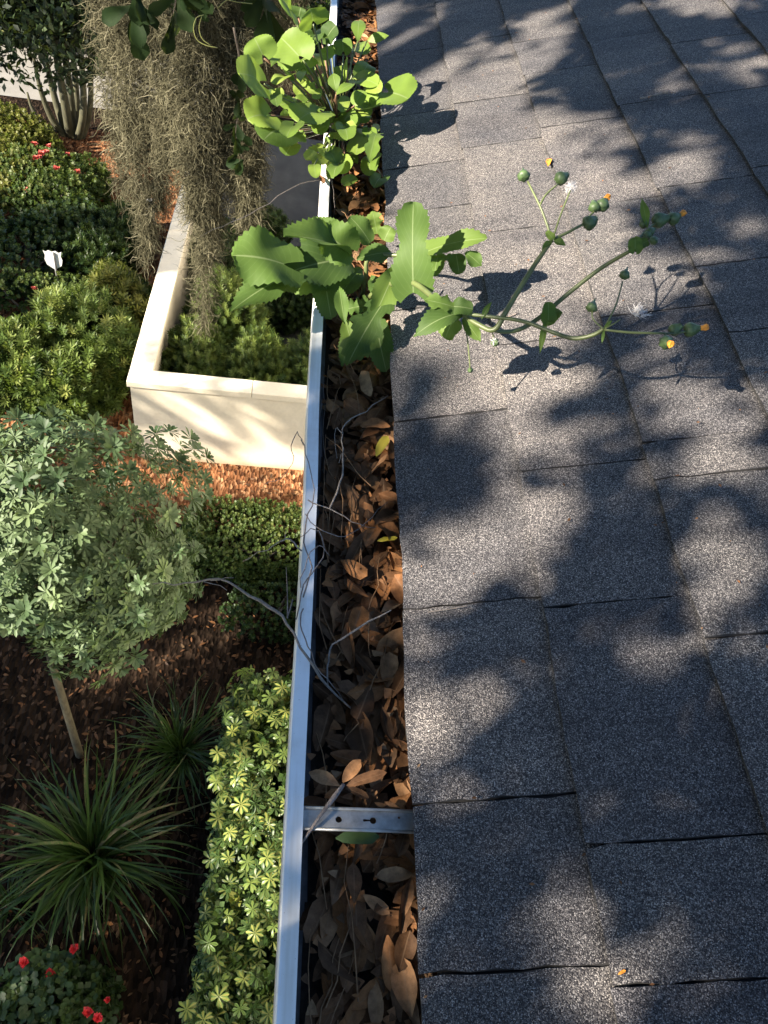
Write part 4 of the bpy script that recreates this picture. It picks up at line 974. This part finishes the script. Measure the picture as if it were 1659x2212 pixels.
p = at_z(105, 410, .35); flowering('azalea_bush', 'red azalea bush nearer the camera with fewer blooms at far left', (p[0], p[1], .28), (.55, .45, .30), 'box', 700, .07, 4, .065, 'pinkflower', 93)
p = at_z(60, 640, .40); flowering('begonia_clump', 'row of red flowers behind the feathery hedge below the sign', (p[0], p[1] + .2, .30), (.85, .26, .30), 'box', 600, .06, 7, .045, 'pinkflower', 95)
p = at_z(100, 2175, .35); flowering('geranium', 'green plant with a few red flowers at the lower left corner', (p[0], p[1], .20), (.34, .30, .24), 'darkshrub', 520, .085, 0, .05, 'redflower', 97)
ger = bpy.data.objects['geranium']
GER = [whorl_r(.042, 6, 200 + k) for k in range(4)]
gc = np.array([p[0], p[1], .20]); P, d = shell(900, gc, (.36, .32, .25), 98, .08, .9); P, d = spread(P, d, 95); place_clusters(ger, GER, P, nrm(d + np.array([0, 0, .6])), .8, 1.25, .3)
for (px, py) in [(52, 2080), (108, 2103), (160, 2050), (190, 2125 + 62), (232, 2160), (212, 2200)]:
    if (px, py) == (232, 2160): s = .022
    else: s = .036
    c = at_z(px, py, .44); parts = []
    for k in range(14):
        a = k * 2.4; e = .3 + 1.1 * (k / 14); q = nrm(np.array([math.cos(a), math.sin(a), e])); parts.append(instance(QUAD[0] * np.array([1, .95, 3]), QUAD[1], np.zeros((1, 3)), q[None], np.array([[0, 0, 1.]]) + rng.normal(0, .25, (1, 3)), np.array([s * rng.uniform(.8, 1.15)])))
    V, Fc = join(parts); link_obj('flower', make_mesh('flower', V, Fc, MAT['redflower']), ger, c)
    V, Fc = tube_geo([c, (c[0], c[1], .2)], .003, 5); mesh_obj('flower_stalk', V, Fc, MAT['stem'], ger)

# ---- pittosporum standard on a bare leaning trunk
pt = thing('pittosporum_tree', at_z(172, 1630, 0), 'small round-headed tree with whorled leaves on a bare leaning trunk', 'tree')
c0 = at_z(118, 1200, 2.0); b0 = at_z(172, 1630, 0)
tk = MB(); tk.tube(smooth_path([b0 - np.array([0, 0, .03]), b0 + (at_z(128, 1485, 1.15) - b0) * .5, at_z(128, 1485, 1.15), b0 + (at_z(128, 1485, 1.15) - b0) * 1.45], 5), [.031, .027, .025, .020], 10); tk.build('trunk', MAT['trunk'], pt, True)
for i in range(14):
    dd = rdir(1)[0]; dd[2] = abs(dd[2]) * .8; s = c0 - np.array([0, .03, .55]); e = c0 + dd * .55
    mb = MB(); mb.tube(smooth_path([s, (s + e) / 2 + rng.normal(0, .05, 3), e], 4), [.02, .012, .006], 6); mb.build('branch', MAT['trunk'], pt, True)
P, d = shell(5000, c0, (.74, .74, .76), 301, .9, .84, 0, .28); P, d = spread(P, d, 300)
cr = thing('x', b0, None, None); bpy.data.objects.remove(cr)
n = 1700; Q, dq = shell(n, c0, (.70, .70, .72), 301, .9, .35, 0, .28); n = len(Q)
Tw = np.zeros(len(PIT[0].vertices) * 3); PIT[0].vertices.foreach_get('co', Tw); Tw = Tw.reshape(-1, 3)[:12 * 18]
TwF = grid_faces(5, 2); TwF = np.vstack([TwF + 18 * k for k in range(12)])
V, Fc = instance(Tw, TwF, Q, np.cross(dq, rdir(n)), dq + rng.normal(0, .4, (n, 3)), rng.uniform(.55, .85, n))
cr = mesh_obj('crown', V, Fc, MAT['pitto'], pt, True, {'vv': np.zeros(len(V))}); cr['kind'] = 'stuff'
place_clusters(cr, PIT, P, nrm(d + np.array([0, 0, .35])), .62, 1.0)

# ---- variegated umbrella-leaf hedge right under the gutter
sh = thing('variegated_hedge', (.1, 1.7, 0), 'yellow and green variegated umbrella-leaf hedge right below the gutter', 'hedge')
hx0, hx1, hy0, hy1, ht = -.24, .42, .45, 3.02, .92
Pn = []; dn = []
for i in range(5000):
    if rng.random() < .68:
        yq = rng.uniform(hy0, hy1); x = rng.uniform(hx0 + .05 * math.sin(5 * yq) + .03 * math.sin(13 * yq), hx1); Pn.append((x, yq, ht + .05 * math.sin(3*x + 4*yq) + rng.normal(0, .03))); dn.append((-.15 if x < hx0 + .15 else 0, 0, 1))
    elif rng.random() < .8: Pn.append((hx0 + rng.normal(0, .025), rng.uniform(hy0, hy1), rng.uniform(.1, ht))); dn.append((-1, -.1, .45))
    else: Pn.append((rng.uniform(hx0, hx1), hy1 + rng.normal(0, .03), rng.uniform(.15, ht))); dn.append((-.2, 1, .45))
P, d = spread(np.array(Pn), np.array(dn, float), 300)
T, TF = spray('oval'); n = 2200
Q = np.stack([rng.uniform(hx0 + .03, hx1, n), rng.uniform(hy0, hy1 - .03, n), rng.uniform(.1, ht - .05, n)], 1)
V, Fc = instance(T, TF, Q, rdir(n) + np.array([0, 0, .6]), rdir(n), rng.uniform(.07, .11, n))
fo = mesh_obj('foliage', V, Fc, MAT['schefffill'], sh, False, {'tint': np.repeat(np.clip(rng.normal(.4, .22, n), 0, 1), len(T))}); fo['kind'] = 'stuff'
place_clusters(fo, SCH, P, nrm(d), .8, 1.2, .32)
Ts = np.zeros(len(SCH[0].vertices) * 3); SCH[0].vertices.foreach_get('co', Ts); Ts = Ts.reshape(-1, 3); TsF = np.vstack([grid_faces(5, 2) + 18 * k for k in range(7)]); va = np.zeros(len(Ts)); SCH[0].attributes['vv'].data.foreach_get('value', va)
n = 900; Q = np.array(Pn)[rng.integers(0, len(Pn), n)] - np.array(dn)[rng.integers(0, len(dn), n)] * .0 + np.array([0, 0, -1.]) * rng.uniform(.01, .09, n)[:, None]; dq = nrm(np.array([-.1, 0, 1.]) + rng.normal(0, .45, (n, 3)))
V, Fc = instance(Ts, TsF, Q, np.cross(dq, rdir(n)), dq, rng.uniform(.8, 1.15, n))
f2 = mesh_obj('under_leaves', V, Fc, MAT['scheff_shade'], sh, True, {'vv': np.tile(va, n), 'tint': np.repeat(rng.uniform(0, 1, n), len(Ts))}); f2['kind'] = 'stuff'
for i in range(10):
    b = np.array([rng.uniform(-.05, .3), hy0 + .1 + i * .26, -.02]); mb = MB(); mb.tube(smooth_path([b, b + np.array([rng.normal(0, .05), rng.normal(0, .05), .45]), b + np.array([rng.normal(0, .1), rng.normal(0, .08), .82])], 4), [.014, .011, .006], 6); mb.build('stem', MAT['trunk'], sh, True)

# ---- strap-leaved clumps
BL = []
for k in range(12):
    rs = np.random.default_rng(k); L = 1.0; V = []; nu = 9; arch = rs.uniform(.3, 1.25); tw = rs.normal(0, 1.0); wd = rs.uniform(.016, .024)
    for i in range(nu + 1):
        u = i / nu; an = 1.25 - arch * 1.9 * u ** 1.4
        if i == 0: x = z = 0.0
        else: x += math.cos(an) / nu; z += math.sin(an) / nu
        hw = wd * float(np.interp(u, [0, .3, .7, 1], [.5, .5, .38, .03])); t2 = tw * u
        for v in (-1, 0, 1): V.append((x, v * hw * math.cos(t2), z + abs(v) * hw * .35 + v * hw * math.sin(t2)))
    BL.append(make_mesh('blade', np.array(V), grid_faces(nu, 2), MAT['blade'], True))
def clump(label, c, n, lo, hi, seed):
    o = thing('strap_leaf_clump', c, label, 'grass clump', 'grassy clumps on the mulch'); rs = np.random.default_rng(seed)
    for i in range(n):
        b = bpy.data.objects.new('blade', BL[int(rs.integers(0, 12))]); COL.objects.link(b); b.parent = o
        a = rs.uniform(0, 6.28); r0 = rs.uniform(0, .10); sc = rs.uniform(lo, hi)
        b.location = (r0 * math.cos(a + rs.normal(0, .6)), r0 * math.sin(a), 0); b.rotation_euler = (rs.normal(0, .28), rs.normal(.05, .30), a); b.scale = (sc, sc * 1.1, sc)
clump('large dark green strap-leaved clump on the shaded mulch at lower left', at_z(205, 1860, 0), 300, .50, 1.0, 1)
clump('smaller dark strap-leaved clump behind the large one beside the hedge', at_z(392, 1625, 0), 170, .38, .72, 2)
clump('low weak tuft of strap leaves at the left edge above the red flowers', at_z(20, 1960, 0), 60, .3, .5, 3)

# ---- far multi-stemmed tree at upper left
mt = thing('multi_stem_tree', at_z(160, 296, 0), 'dark multi-stemmed tree with small leaves at the upper left', 'tree'); b0 = at_z(160, 296, 0)
for i, (px, py, r) in enumerate([(88,195,.045),(104,150,.05),(122,120,.06),(140,110,.055),(158,120,.05),(176,130,.05),(196,160,.045),(70,235,.035)]):
    e = at_y(px, py, b0[1] + .25 * math.sin(i * 2.1)); q = b0 + (e - b0) * np.array([.75, .7, .45]) + np.array([0, 0, -.05]); top = e + (e - q) * np.array([.3, .5, 1.2])
    mb = MB(); mb.tube(smooth_path([b0 + np.array([(i - 3.5) * .035, .03 * math.sin(i), -.03]), q, e, top], 5), [r * 1.2, r, r * .75, r * .4], 8); mb.build('trunk', MAT['mosstrunk'], mt, True)
cc = at_y(75, 60, b0[1] - .3)
P, d = shell(11000, (cc[0], cc[1], cc[2] + .45), (1.55, 1.2, 1.15), 77, 1.2, .2, 0, .3); n = len(P)
V, Fc = instance(QUAD[0] * np.array([1, .5, 1.5]), QUAD[1], P, rdir(n), nrm(rdir(n) + np.array([0, 0, .8])), rng.uniform(.09, .14, n))
f = mesh_obj('crown', V, Fc, MAT['treeleaf'], mt, False, {'tint': np.repeat(rng.uniform(0, 1, n), 4)}); f['kind'] = 'stuff'
# planting beyond the driveway edge
for i, (px, py, lab) in enumerate([(30, 40, 'sunlit pale green bush behind the dark tree at the top left corner'), (330, 60, 'green bush beyond the driveway behind the hanging moss'), (560, 60, 'dark bush beyond the driveway near the top of the gutter')]):
    p = at_z(px, py, .8); shrub('far_bush', lab, 'bush', (p[0], p[1] + 1.5, .9), (1.5, .9, 1.1), ['yellowshrub', 'box', 'darkshrub'][i], 1300, .16, 'oval', None, seed=120 + i)

# ---- shield-shaped sign on a stake
sp_ = at_z(122, 660, .0); sy = sp_[1]
sg = thing('yard_sign', sp_, 'small white shield-shaped sign on a grey stake behind the hedge', 'sign')
ct = at_y(116, 560, sy); sw = 19 * depth(ct) / F
shp = [(-1,.95),(-.72,.82),(-.4,1.0),(0,.88),(.4,1.0),(.72,.82),(1,.95),(.86,.45),(.98,0),(.8,-.6),(.42,-.85),(0,-1.1),(-.42,-.85),(-.8,-.6),(-.98,0),(-.86,.45)]
V = [(ct[0] + a * sw, sy - .012, ct[2] + b * sw * 1.15) for a, b in shp] + [(ct[0] + a * sw, sy - .006, ct[2] + b * sw * 1.15) for a, b in shp]; k = len(shp)
mesh_obj('panel', V, [tuple(range(k)), tuple(range(k, 2*k))[::-1]] + [(i, i + k, (i+1) % k + k, (i+1) % k) for i in range(k)], MAT['signface'], sg)
mb = MB(); mb.tube([(ct[0] + .01, sy - .022, -.05), (ct[0] + .01, sy - .022, ct[2] + sw)], .011, 8); mb.build('stake', MAT['signpost'], sg, True)
# ---- white fixture beside the side wall
fx = at_z(325, 492, 0); wf = thing('garden_fixture', fx, 'small white two-piece fixture standing beside the far side wall', 'fixture')
bevel_box('base', (fx[0] - .055, fx[1] - .06, 0), (fx[0] + .055, fx[1] + .06, .22), MAT['whitebox'], wf, .015); bevel_box('head', (fx[0] - .03, fx[1] - .05, .24), (fx[0] + .075, fx[1] + .05, .40), MAT['whitebox'], wf, .02)
mb = MB(); mb.tube([(fx[0], fx[1], .2), (fx[0] + .02, fx[1], .27)], .02, 8); mb.build('neck', MAT['signpost'], wf, True)

# ================================================================== HANGING MOSS AND OAK
def moss(label, cols, n, seed):
    """hanging grey-brown moss: curly threads filling a ragged curtain; cols = [(px, py_top, py_bottom, y, width_m)]"""
    rs = np.random.default_rng(seed); tops = []; segs = []
    P0s = []; tint = []
    tot = sum((c[2] - c[1]) * c[4] for c in cols)
    for px, pt_, pb, yy, wd in cols:
        a = at_y(px, pt_, yy); b = at_y(px, pb, yy); k = int(n * (pb - pt_) * wd / tot)
        u = rs.random(k); taper = np.interp(u, [0, .35, .75, 1], [1, .95, .62, .10]) * (1 + .35 * np.sin(u * 17 + px) * .5)
        zz = a[2] + (b[2] - a[2]) * u; ang = rs.uniform(0, 6.28, k); rad = np.sqrt(rs.random(k)) * wd * taper
        P0s.append(np.stack([a[0] + np.cos(ang) * rad, yy + np.sin(ang) * rad * .6, zz], 1)); tint.append(np.clip(rs.normal(.42, .27, k) + .15 * (rad / wd - .5), 0, 1))
    P = np.vstack(P0s); tint = np.concatenate(tint); N_ = len(P); ns = 7
    pts = np.zeros((N_, ns, 3)); pts[:, 0] = P
    vel = nrm(rs.normal(size=(N_, 3)) * np.array([1, 1, .6]) + np.array([0, 0, -.7])); stp = rs.uniform(.010, .022, N_)[:, None]
    for s in range(1, ns):
        vel = nrm(vel + rs.normal(0, .55, (N_, 3)) + np.array([0, 0, -.18])); pts[:, s] = pts[:, s-1] + vel * stp
    # three-sided threads
    T = np.gradient(pts, axis=1); T = nrm(T); A = nrm(np.cross(T, np.array([.31, .77, .55]))); B = np.cross(T, A); rr = rs.uniform(.0007, .0015, N_)[:, None, None] * np.interp(np.linspace(0, 1, ns), [0, .7, 1], [1, .9, .3])[None, :, None]
    V = np.stack([pts + rr * (math.cos(t) * A + math.sin(t) * B) for t in (0, 2.094, 4.189)], 2).reshape(N_, ns * 3, 3)
    tf = np.array([(i*3+k, i*3+(k+1) % 3, (i+1)*3+(k+1) % 3, (i+1)*3+k) for i in range(ns-1) for k in range(3)])
    Fc = (tf[None] + (np.arange(N_) * ns * 3)[:, None, None]).reshape(-1, 4)
    o = mesh_obj('spanish_moss', V.reshape(-1, 3), Fc, MAT['moss'], None, True, {'tint': np.repeat(tint, ns * 3)})
    return tag(o, label, 'hanging moss', 'moss hanging from the oak')
moss('broad brown curtain of hanging moss at upper left beside the dark tree', [(205,-260,400,3.5,.09),(240,-260,330,3.5,.12),(262,-260,520,3.4,.12),(305,-260,445,3.45,.10),(290,300,575,3.4,.03)], 9000, 1)
moss('long central strand of hanging moss reaching down over the wall cap', [(350,-260,330,3.3,.12),(400,-260,460,3.2,.12),(435,-220,560,3.2,.10),(432,300,700,3.2,.065),(345,250,400,3.3,.05)], 10500, 2)
moss('thin dark moss curtain between the central strand and the weed', [(480,-260,330,3.3,.10),(520,-260,420,3.4,.08),(465,200,530,3.3,.05)], 6000, 3)
moss('slim tail of hanging moss just left of the gutter lip', [(545,60,400,3.2,.055),(545,300,545,3.2,.035),(530,330,470,3.2,.03)], 4500, 4)
moss('faint moss wisps at the top behind the weed leaves', [(560,-260,190,3.6,.10),(600,-260,200,3.8,.11),(640,-260,170,4.2,.11),(520,-260,250,3.9,.12)], 7000, 5)

OL = []
for k in range(4):
    V, Fc, a, u = leaf_grid('obov', 1, [.5,.46,.54,.42][k], 7, 4, 0, .2, .1, .06, .2, k); OL.append(make_mesh('leaf', V, Fc, MAT['oakleaf'], True, {'tint': np.full(len(V), [.2,.5,.7,.35][k])}))
def oak_spray(label, pts, yy, nl, L, seed):
    P = smooth_path([at_y(x, y, yy + .03 * i) for i, (x, y) in enumerate(pts)], 4); o = thing('oak_twig', P[0], label, 'twig'); rs = np.random.default_rng(seed)
    V, Fc = tube_geo(P, [.004, .0025, .0012], 6); mesh_obj('stem', V, Fc, MAT['bark'], o, True)
    for i in range(nl):
        p = P[int(rs.integers(len(P) // 4, len(P)))]; d = nrm(rs.normal(0, .8, 3) + np.array([0, -.2, -.8])); b = bpy.data.objects.new('leaf', OL[i % 4]); COL.objects.link(b); b.parent = o
        b.matrix_local = basis(p - ROOT[o.name], d, nrm(CAM - p) + rs.normal(0, .5, 3), L * rs.uniform(.8, 1.2))
oak_spray('dark green oak twig hanging at the top in front of the moss, left one', [(300,-60),(290,0),(282,45)], 2.6, 12, .095, 1)
oak_spray('dark green oak twig hanging at the top in front of the moss, right one', [(390,-60),(380,0),(372,45)], 2.6, 11, .09, 2)
oak_spray('small dark oak twig at the top edge beside the pale tendril', [(430,-80),(425,-30),(420,10)], 2.7, 8, .085, 3)
oak_spray('long drooping oak twig with dark leaves between moss and weed', [(505,60),(520,150),(515,230),(510,300),(525,345)], 3.0, 26, .062, 4)
oak_spray('dark oak leaves at the top edge left of the round leaf weed', [(570,-80),(575,-30),(580,25)], 2.6, 9, .10, 5)
def tendril(label, paths, yy):
    P0 = at_y(*paths[0][0], yy); o = thing('vine_tendril', P0, label, 'tendril')
    for i, pts in enumerate(paths): V, Fc = tube_geo(smooth_path([at_y(x, y, yy) for x, y in pts], 5), .0011, 6); mesh_obj('stem' if i == 0 else 'shoot', V, Fc, MAT['tendril'], o, True)
tendril('pale yellow green tendril curling down in front of the moss near the top', [[(440,32),(425,38),(418,60),(425,85),(445,98),(470,103)], [(436,34),(430,60),(437,84),(455,98)], [(470,18),(490,0),(510,4),(545,8)]], 2.4)

# ---- live oaks (outside the picture on the sunny side): trunks, limbs, and crowns shaped to put sun patches in place
def ell(px, L):
    out = np.zeros(len(px))
    for e in L:
        cx, cy, rx, ry = e[:4]; rot = math.radians(e[4]) if len(e) > 4 else 0; wgt = e[5] if len(e) > 5 else 1
        dx = px[:, 0] - cx; dy = px[:, 1] - cy; a = dx * math.cos(rot) + dy * math.sin(rot); b = -dx * math.sin(rot) + dy * math.cos(rot)
        q = (a / rx) ** 2 + (b / ry) ** 2; out = np.maximum(out, wgt * np.clip(1.85 - q, 0, 1) ** .6)
    return np.clip(out, 0, 1)
GAPS_ROOF = [(950,205,150,85),(1080,150,110,35,0,.8),(1010,300,210,110),(1100,395,190,100),(1270,290,90,45,0,.9),(1000,470,190,75),(1100,545,220,65),(1210,620,150,75),(1290,520,90,60),(1330,440,70,45),  # wanted sun patches on the roof; the unseen crown is thinned to match
  (1180,55,55,26),(1150,92,45,22),(1225,75,22,48),(1000,62,60,20),(840,28,45,25),(870,84,65,18),(1350,18,120,14),(1600,140,75,42),(1550,12,100,25),(1440,180,45,35),(1460,380,90,40,-15),(1505,320,60,35),(1380,600,130,65),(1460,660,60,45),(1620,520,60,50,0,.7),
  (1150,780,95,65),(1000,825,115,45,-20),(1120,870,95,65),(1130,945,85,60),(1285,930,65,40,-20),(985,905,85,25,-10),(1085,1175,190,100,-25),(1240,1060,60,50,0,.5),(1550,880,115,65,-10),(1565,985,125,70),(1560,1115,90,50),(1600,1230,120,60,0,.9),(1400,800,70,45),
  (1470,1400,125,62,-42),(1370,1330,90,30,-10),(912,1450,40,220,0,.6),(990,1590,75,95,25,.9),(1150,1450,30,100,10,.85),(1130,1510,60,40,0,.4),(1400,2165,150,75),(1300,2050,120,110,0,.85),(1200,1960,70,40,0,.5),(925,2000,38,180,0,.55),(1645,1560,45,130,0,.75),(1440,1640,60,30,-20,.3),(1000,1790,90,22,-8,.35)]
GAPS_GUT = [(690,180,260,230),(800,620,330,120),(640,590,160,90),(835,1150,80,240),(835,950,40,50),(870,1960,60,220,0,.95),(850,1560,70,200,0,.6),(605,2050,30,280,0,.7),(620,1560,16,60,0,.4),(655,1250,30,80),(848,400,60,80),(662,1160,30,150),(697,300,30,60),(690,405,22,22),(682,690,22,40),(690,470,20,14),(1150,640,260,140,0,.8),(1340,520,220,160,0,.7),(800,1665,60,40,0,.7),(700,1700,60,30,0,.5)]
GAPS_YARD = {0.0: [(470,1030,280,38),(70,900,140,40),(510,1335,95,32,-22),(290,1445,160,30,-18),(400,200,520,90),(90,360,90,70),(280,2020,60,60,0,.4),(500,2150,80,30,0,.5),(640,340,90,40,0,.6),(60,1790,60,20,0,.3)],
             .7: [(118,560,90,80),(90,720,180,140),(255,605,45,55),(540,1085,170,80,0,1),(540,700,150,60,0,.9),(60,300,190,100),(60,610,90,30,0,.7),(170,2060,60,50,0,.5)],
             .95: [(560,1530,70,80,0,.9),(550,1680,110,90),(545,1870,120,140),(510,2080,100,100,0,.55),(305,780,40,50),(345,615,16,20),(320,690,22,18,0,.8),(460,825,120,22,0,.6)],
             2.0: [(70,1150,190,240),(220,1250,180,150,0,.9),(340,1380,120,60),(120,1000,150,90,0,.6),(380,1120,70,40,0,.7),(20,10,120,50)]}
GAPS_WALL = [(425,905,70,14,36),(475,935,60,10,36),(560,950,75,13,38),(610,975,60,12,38),(335,905,34,18,35),(345,955,40,12,10,.8),(560,895,45,9,35,.9),(380,870,30,8,30,.8),(640,965,25,22,0,.9)]
def hit_z(P, z): return P - SUN * ((P[:, 2] - z) / SUN[2])[:, None]
def canopy_leaves(n, zr, gapf, tmin, tmax, box, L, clip=None):
    """leaves of a crown on the sun side; thinned so that sun patches fall where the gap lists put them"""
    x0, x1, y0, y1 = box; Q = np.stack([rng.uniform(x0, x1, n), rng.uniform(y0, y1, n), np.full(n, zr)], 1)
    P = Q + SUN * rng.uniform(tmin, tmax, n)[:, None]; ok = rng.random(n) < -np.log(np.clip(gapf(P), 2e-3, 1)) / 5.5; P = P[ok]; n = len(P)
    return instance(QUAD[0] * np.array([1, .42, 1.2]), QUAD[1], P - L * .5 * 0, rdir(n), nrm(rdir(n) * .7 + SUN), L * rng.uniform(.7, 1.3, n))
def gap_roof(P):
    t = ((P - E0) @ RN) / (SUN @ RN); Q = P - SUN * t[:, None]; s = (Q - E0) @ RS
    px, z = to_px(Q); lit = np.where((z > .1) & (s > 0), ell(px, GAPS_ROOF), 0)
    Qg = hit_z(P, G); pg, zg = to_px(Qg); lit2 = np.where((zg > .1) & (Qg[:, 0] < .14), ell(pg, GAPS_GUT), 0)
    Qp = hit_z(P, G + .14); pp, zp = to_px(Qp); lit3 = np.where((zp > .1), ell(pp, [(690,170,260,220),(900,560,110,150),(980,680,120,70),(560,590,90,110),(700,560,120,90),(800,740,80,70,0,.8),(1190,600,60,150,30,.6)]), 0)
    moss_ = (Qg[:, 0] < -.55); return np.where(moss_, .7, np.maximum.reduce([lit, lit2, lit3]))
def gap_yard(P):
    lit = np.zeros(len(P))
    for z, L in GAPS_YARD.items():
        px, d = to_px(hit_z(P, z)); lit = np.maximum(lit, np.where(d > .1, ell(px, L), 0))
    Qw = P - SUN * ((P[:, 1] - 5.87) / SUN[1])[:, None]; px, d = to_px(Qw); lit = np.maximum(lit, np.where((d > .1) & (Qw[:, 0] > -1.5) & (Qw[:, 2] > -.1) & (Qw[:, 2] < 1.1), ell(px, GAPS_WALL), 0))
    far = hit_z(P, 0)[:, 1] > 12.5; return np.where(far, np.maximum(lit, .8), lit)
def oak(label, base, height, leaves, limbs, seed):
    o = thing('live_oak', (base[0], base[1], 0), label, 'tree', 'oaks on the sunny side'); b = np.array([base[0], base[1], 0.])
    mb = MB(); mb.tube(smooth_path([b - np.array([0, 0, .1]), b + np.array([.2, .1, height * .3]), b + np.array([.1, .3, height * .62])], 5), [.42, .30, .22], 12); mb.build('trunk', MAT['bark'], o, True)
    top = b + np.array([.1, .3, height * .6])
    for e in limbs:
        e = np.array(e, float); mb = MB(); mid = (top + e) / 2 + np.array([0, 0, .5]); mb.tube(smooth_path([top - np.array([0, 0, .2]), mid, e], 5), [.15, .08, .03], 8); mb.build('branch', MAT['bark'], o, True)
    V = np.vstack([l[0] for l in leaves]); Fs = []; k = 0
    for l in leaves: Fs.append(l[1] + k); k += len(l[0])
    c = mesh_obj('crown', V, np.vstack(Fs), MAT['oakleaf'], o, False, {'tint': np.repeat(rng.uniform(0, 1, len(V) // 4), 4)}); c['kind'] = 'stuff'
lv1 = canopy_leaves(150000, G, gap_roof, 2.4, 4.6, (-1.6, 2.2, -.9, 4.0), .052)
def overhead(n):  # unseen part of the crown, put overhead to cut the sky light
    P = np.stack([rng.uniform(-7, 4, n), rng.uniform(-3, 13, n), rng.uniform(7.6, 10.2, n)], 1); k = np.sin(P[:, 0] * 1.3 + 1) + np.sin(P[:, 1] * 1.1) + np.sin(P[:, 0] * .7 - P[:, 1] * .9)
    P = P[(rng.random(n) < -np.log(np.clip(gap_roof(P), 2e-3, 1)) / 2.5) & (k > -1.3) & (P[:, 0] < -1.2)]; n = len(P)
    return instance(QUAD[0] * np.array([1, .45, 1.2]), QUAD[1], P, rdir(n), nrm(rdir(n) + np.array([0, 0, 1.])), .15 * rng.uniform(.7, 1.3, n))
lv3 = overhead(60000)
oak('large unseen live oak left of the house, crown shaped to dapple the roof', (-5.2, -2.6), 9, [lv1, lv3], [(-3.2, -1.6, 7.4), (-3.5, .2, 7.7), (-2.4, .8, 7.3), (-4.2, 2.0, 7.8), (-1.6, 2.2, 8.6), (-.8, 3.4, 7.6), (-3.0, -2.5, 7.6), (-.5, 3.3, 7.3)], 1)
lv2 = canopy_leaves(60000, .5, gap_yard, 11.5, 14.5, (-6.5, 1.4, -1.5, 13.5), .17)
cut = len(lv2[0]) // 8 * 4
oak('unseen live oak farther left, crown shaped to shade the flower beds', (-14.5, -1.0), 9, [lv2], [(-12, -2, 7.2), (-13, 1.5, 7.4), (-11.5, 3.5, 7.2), (-15, 4.5, 7.5), (-13, 7, 7.4), (-16, 1, 7.6), (-10.5, .5, 7)], 2)
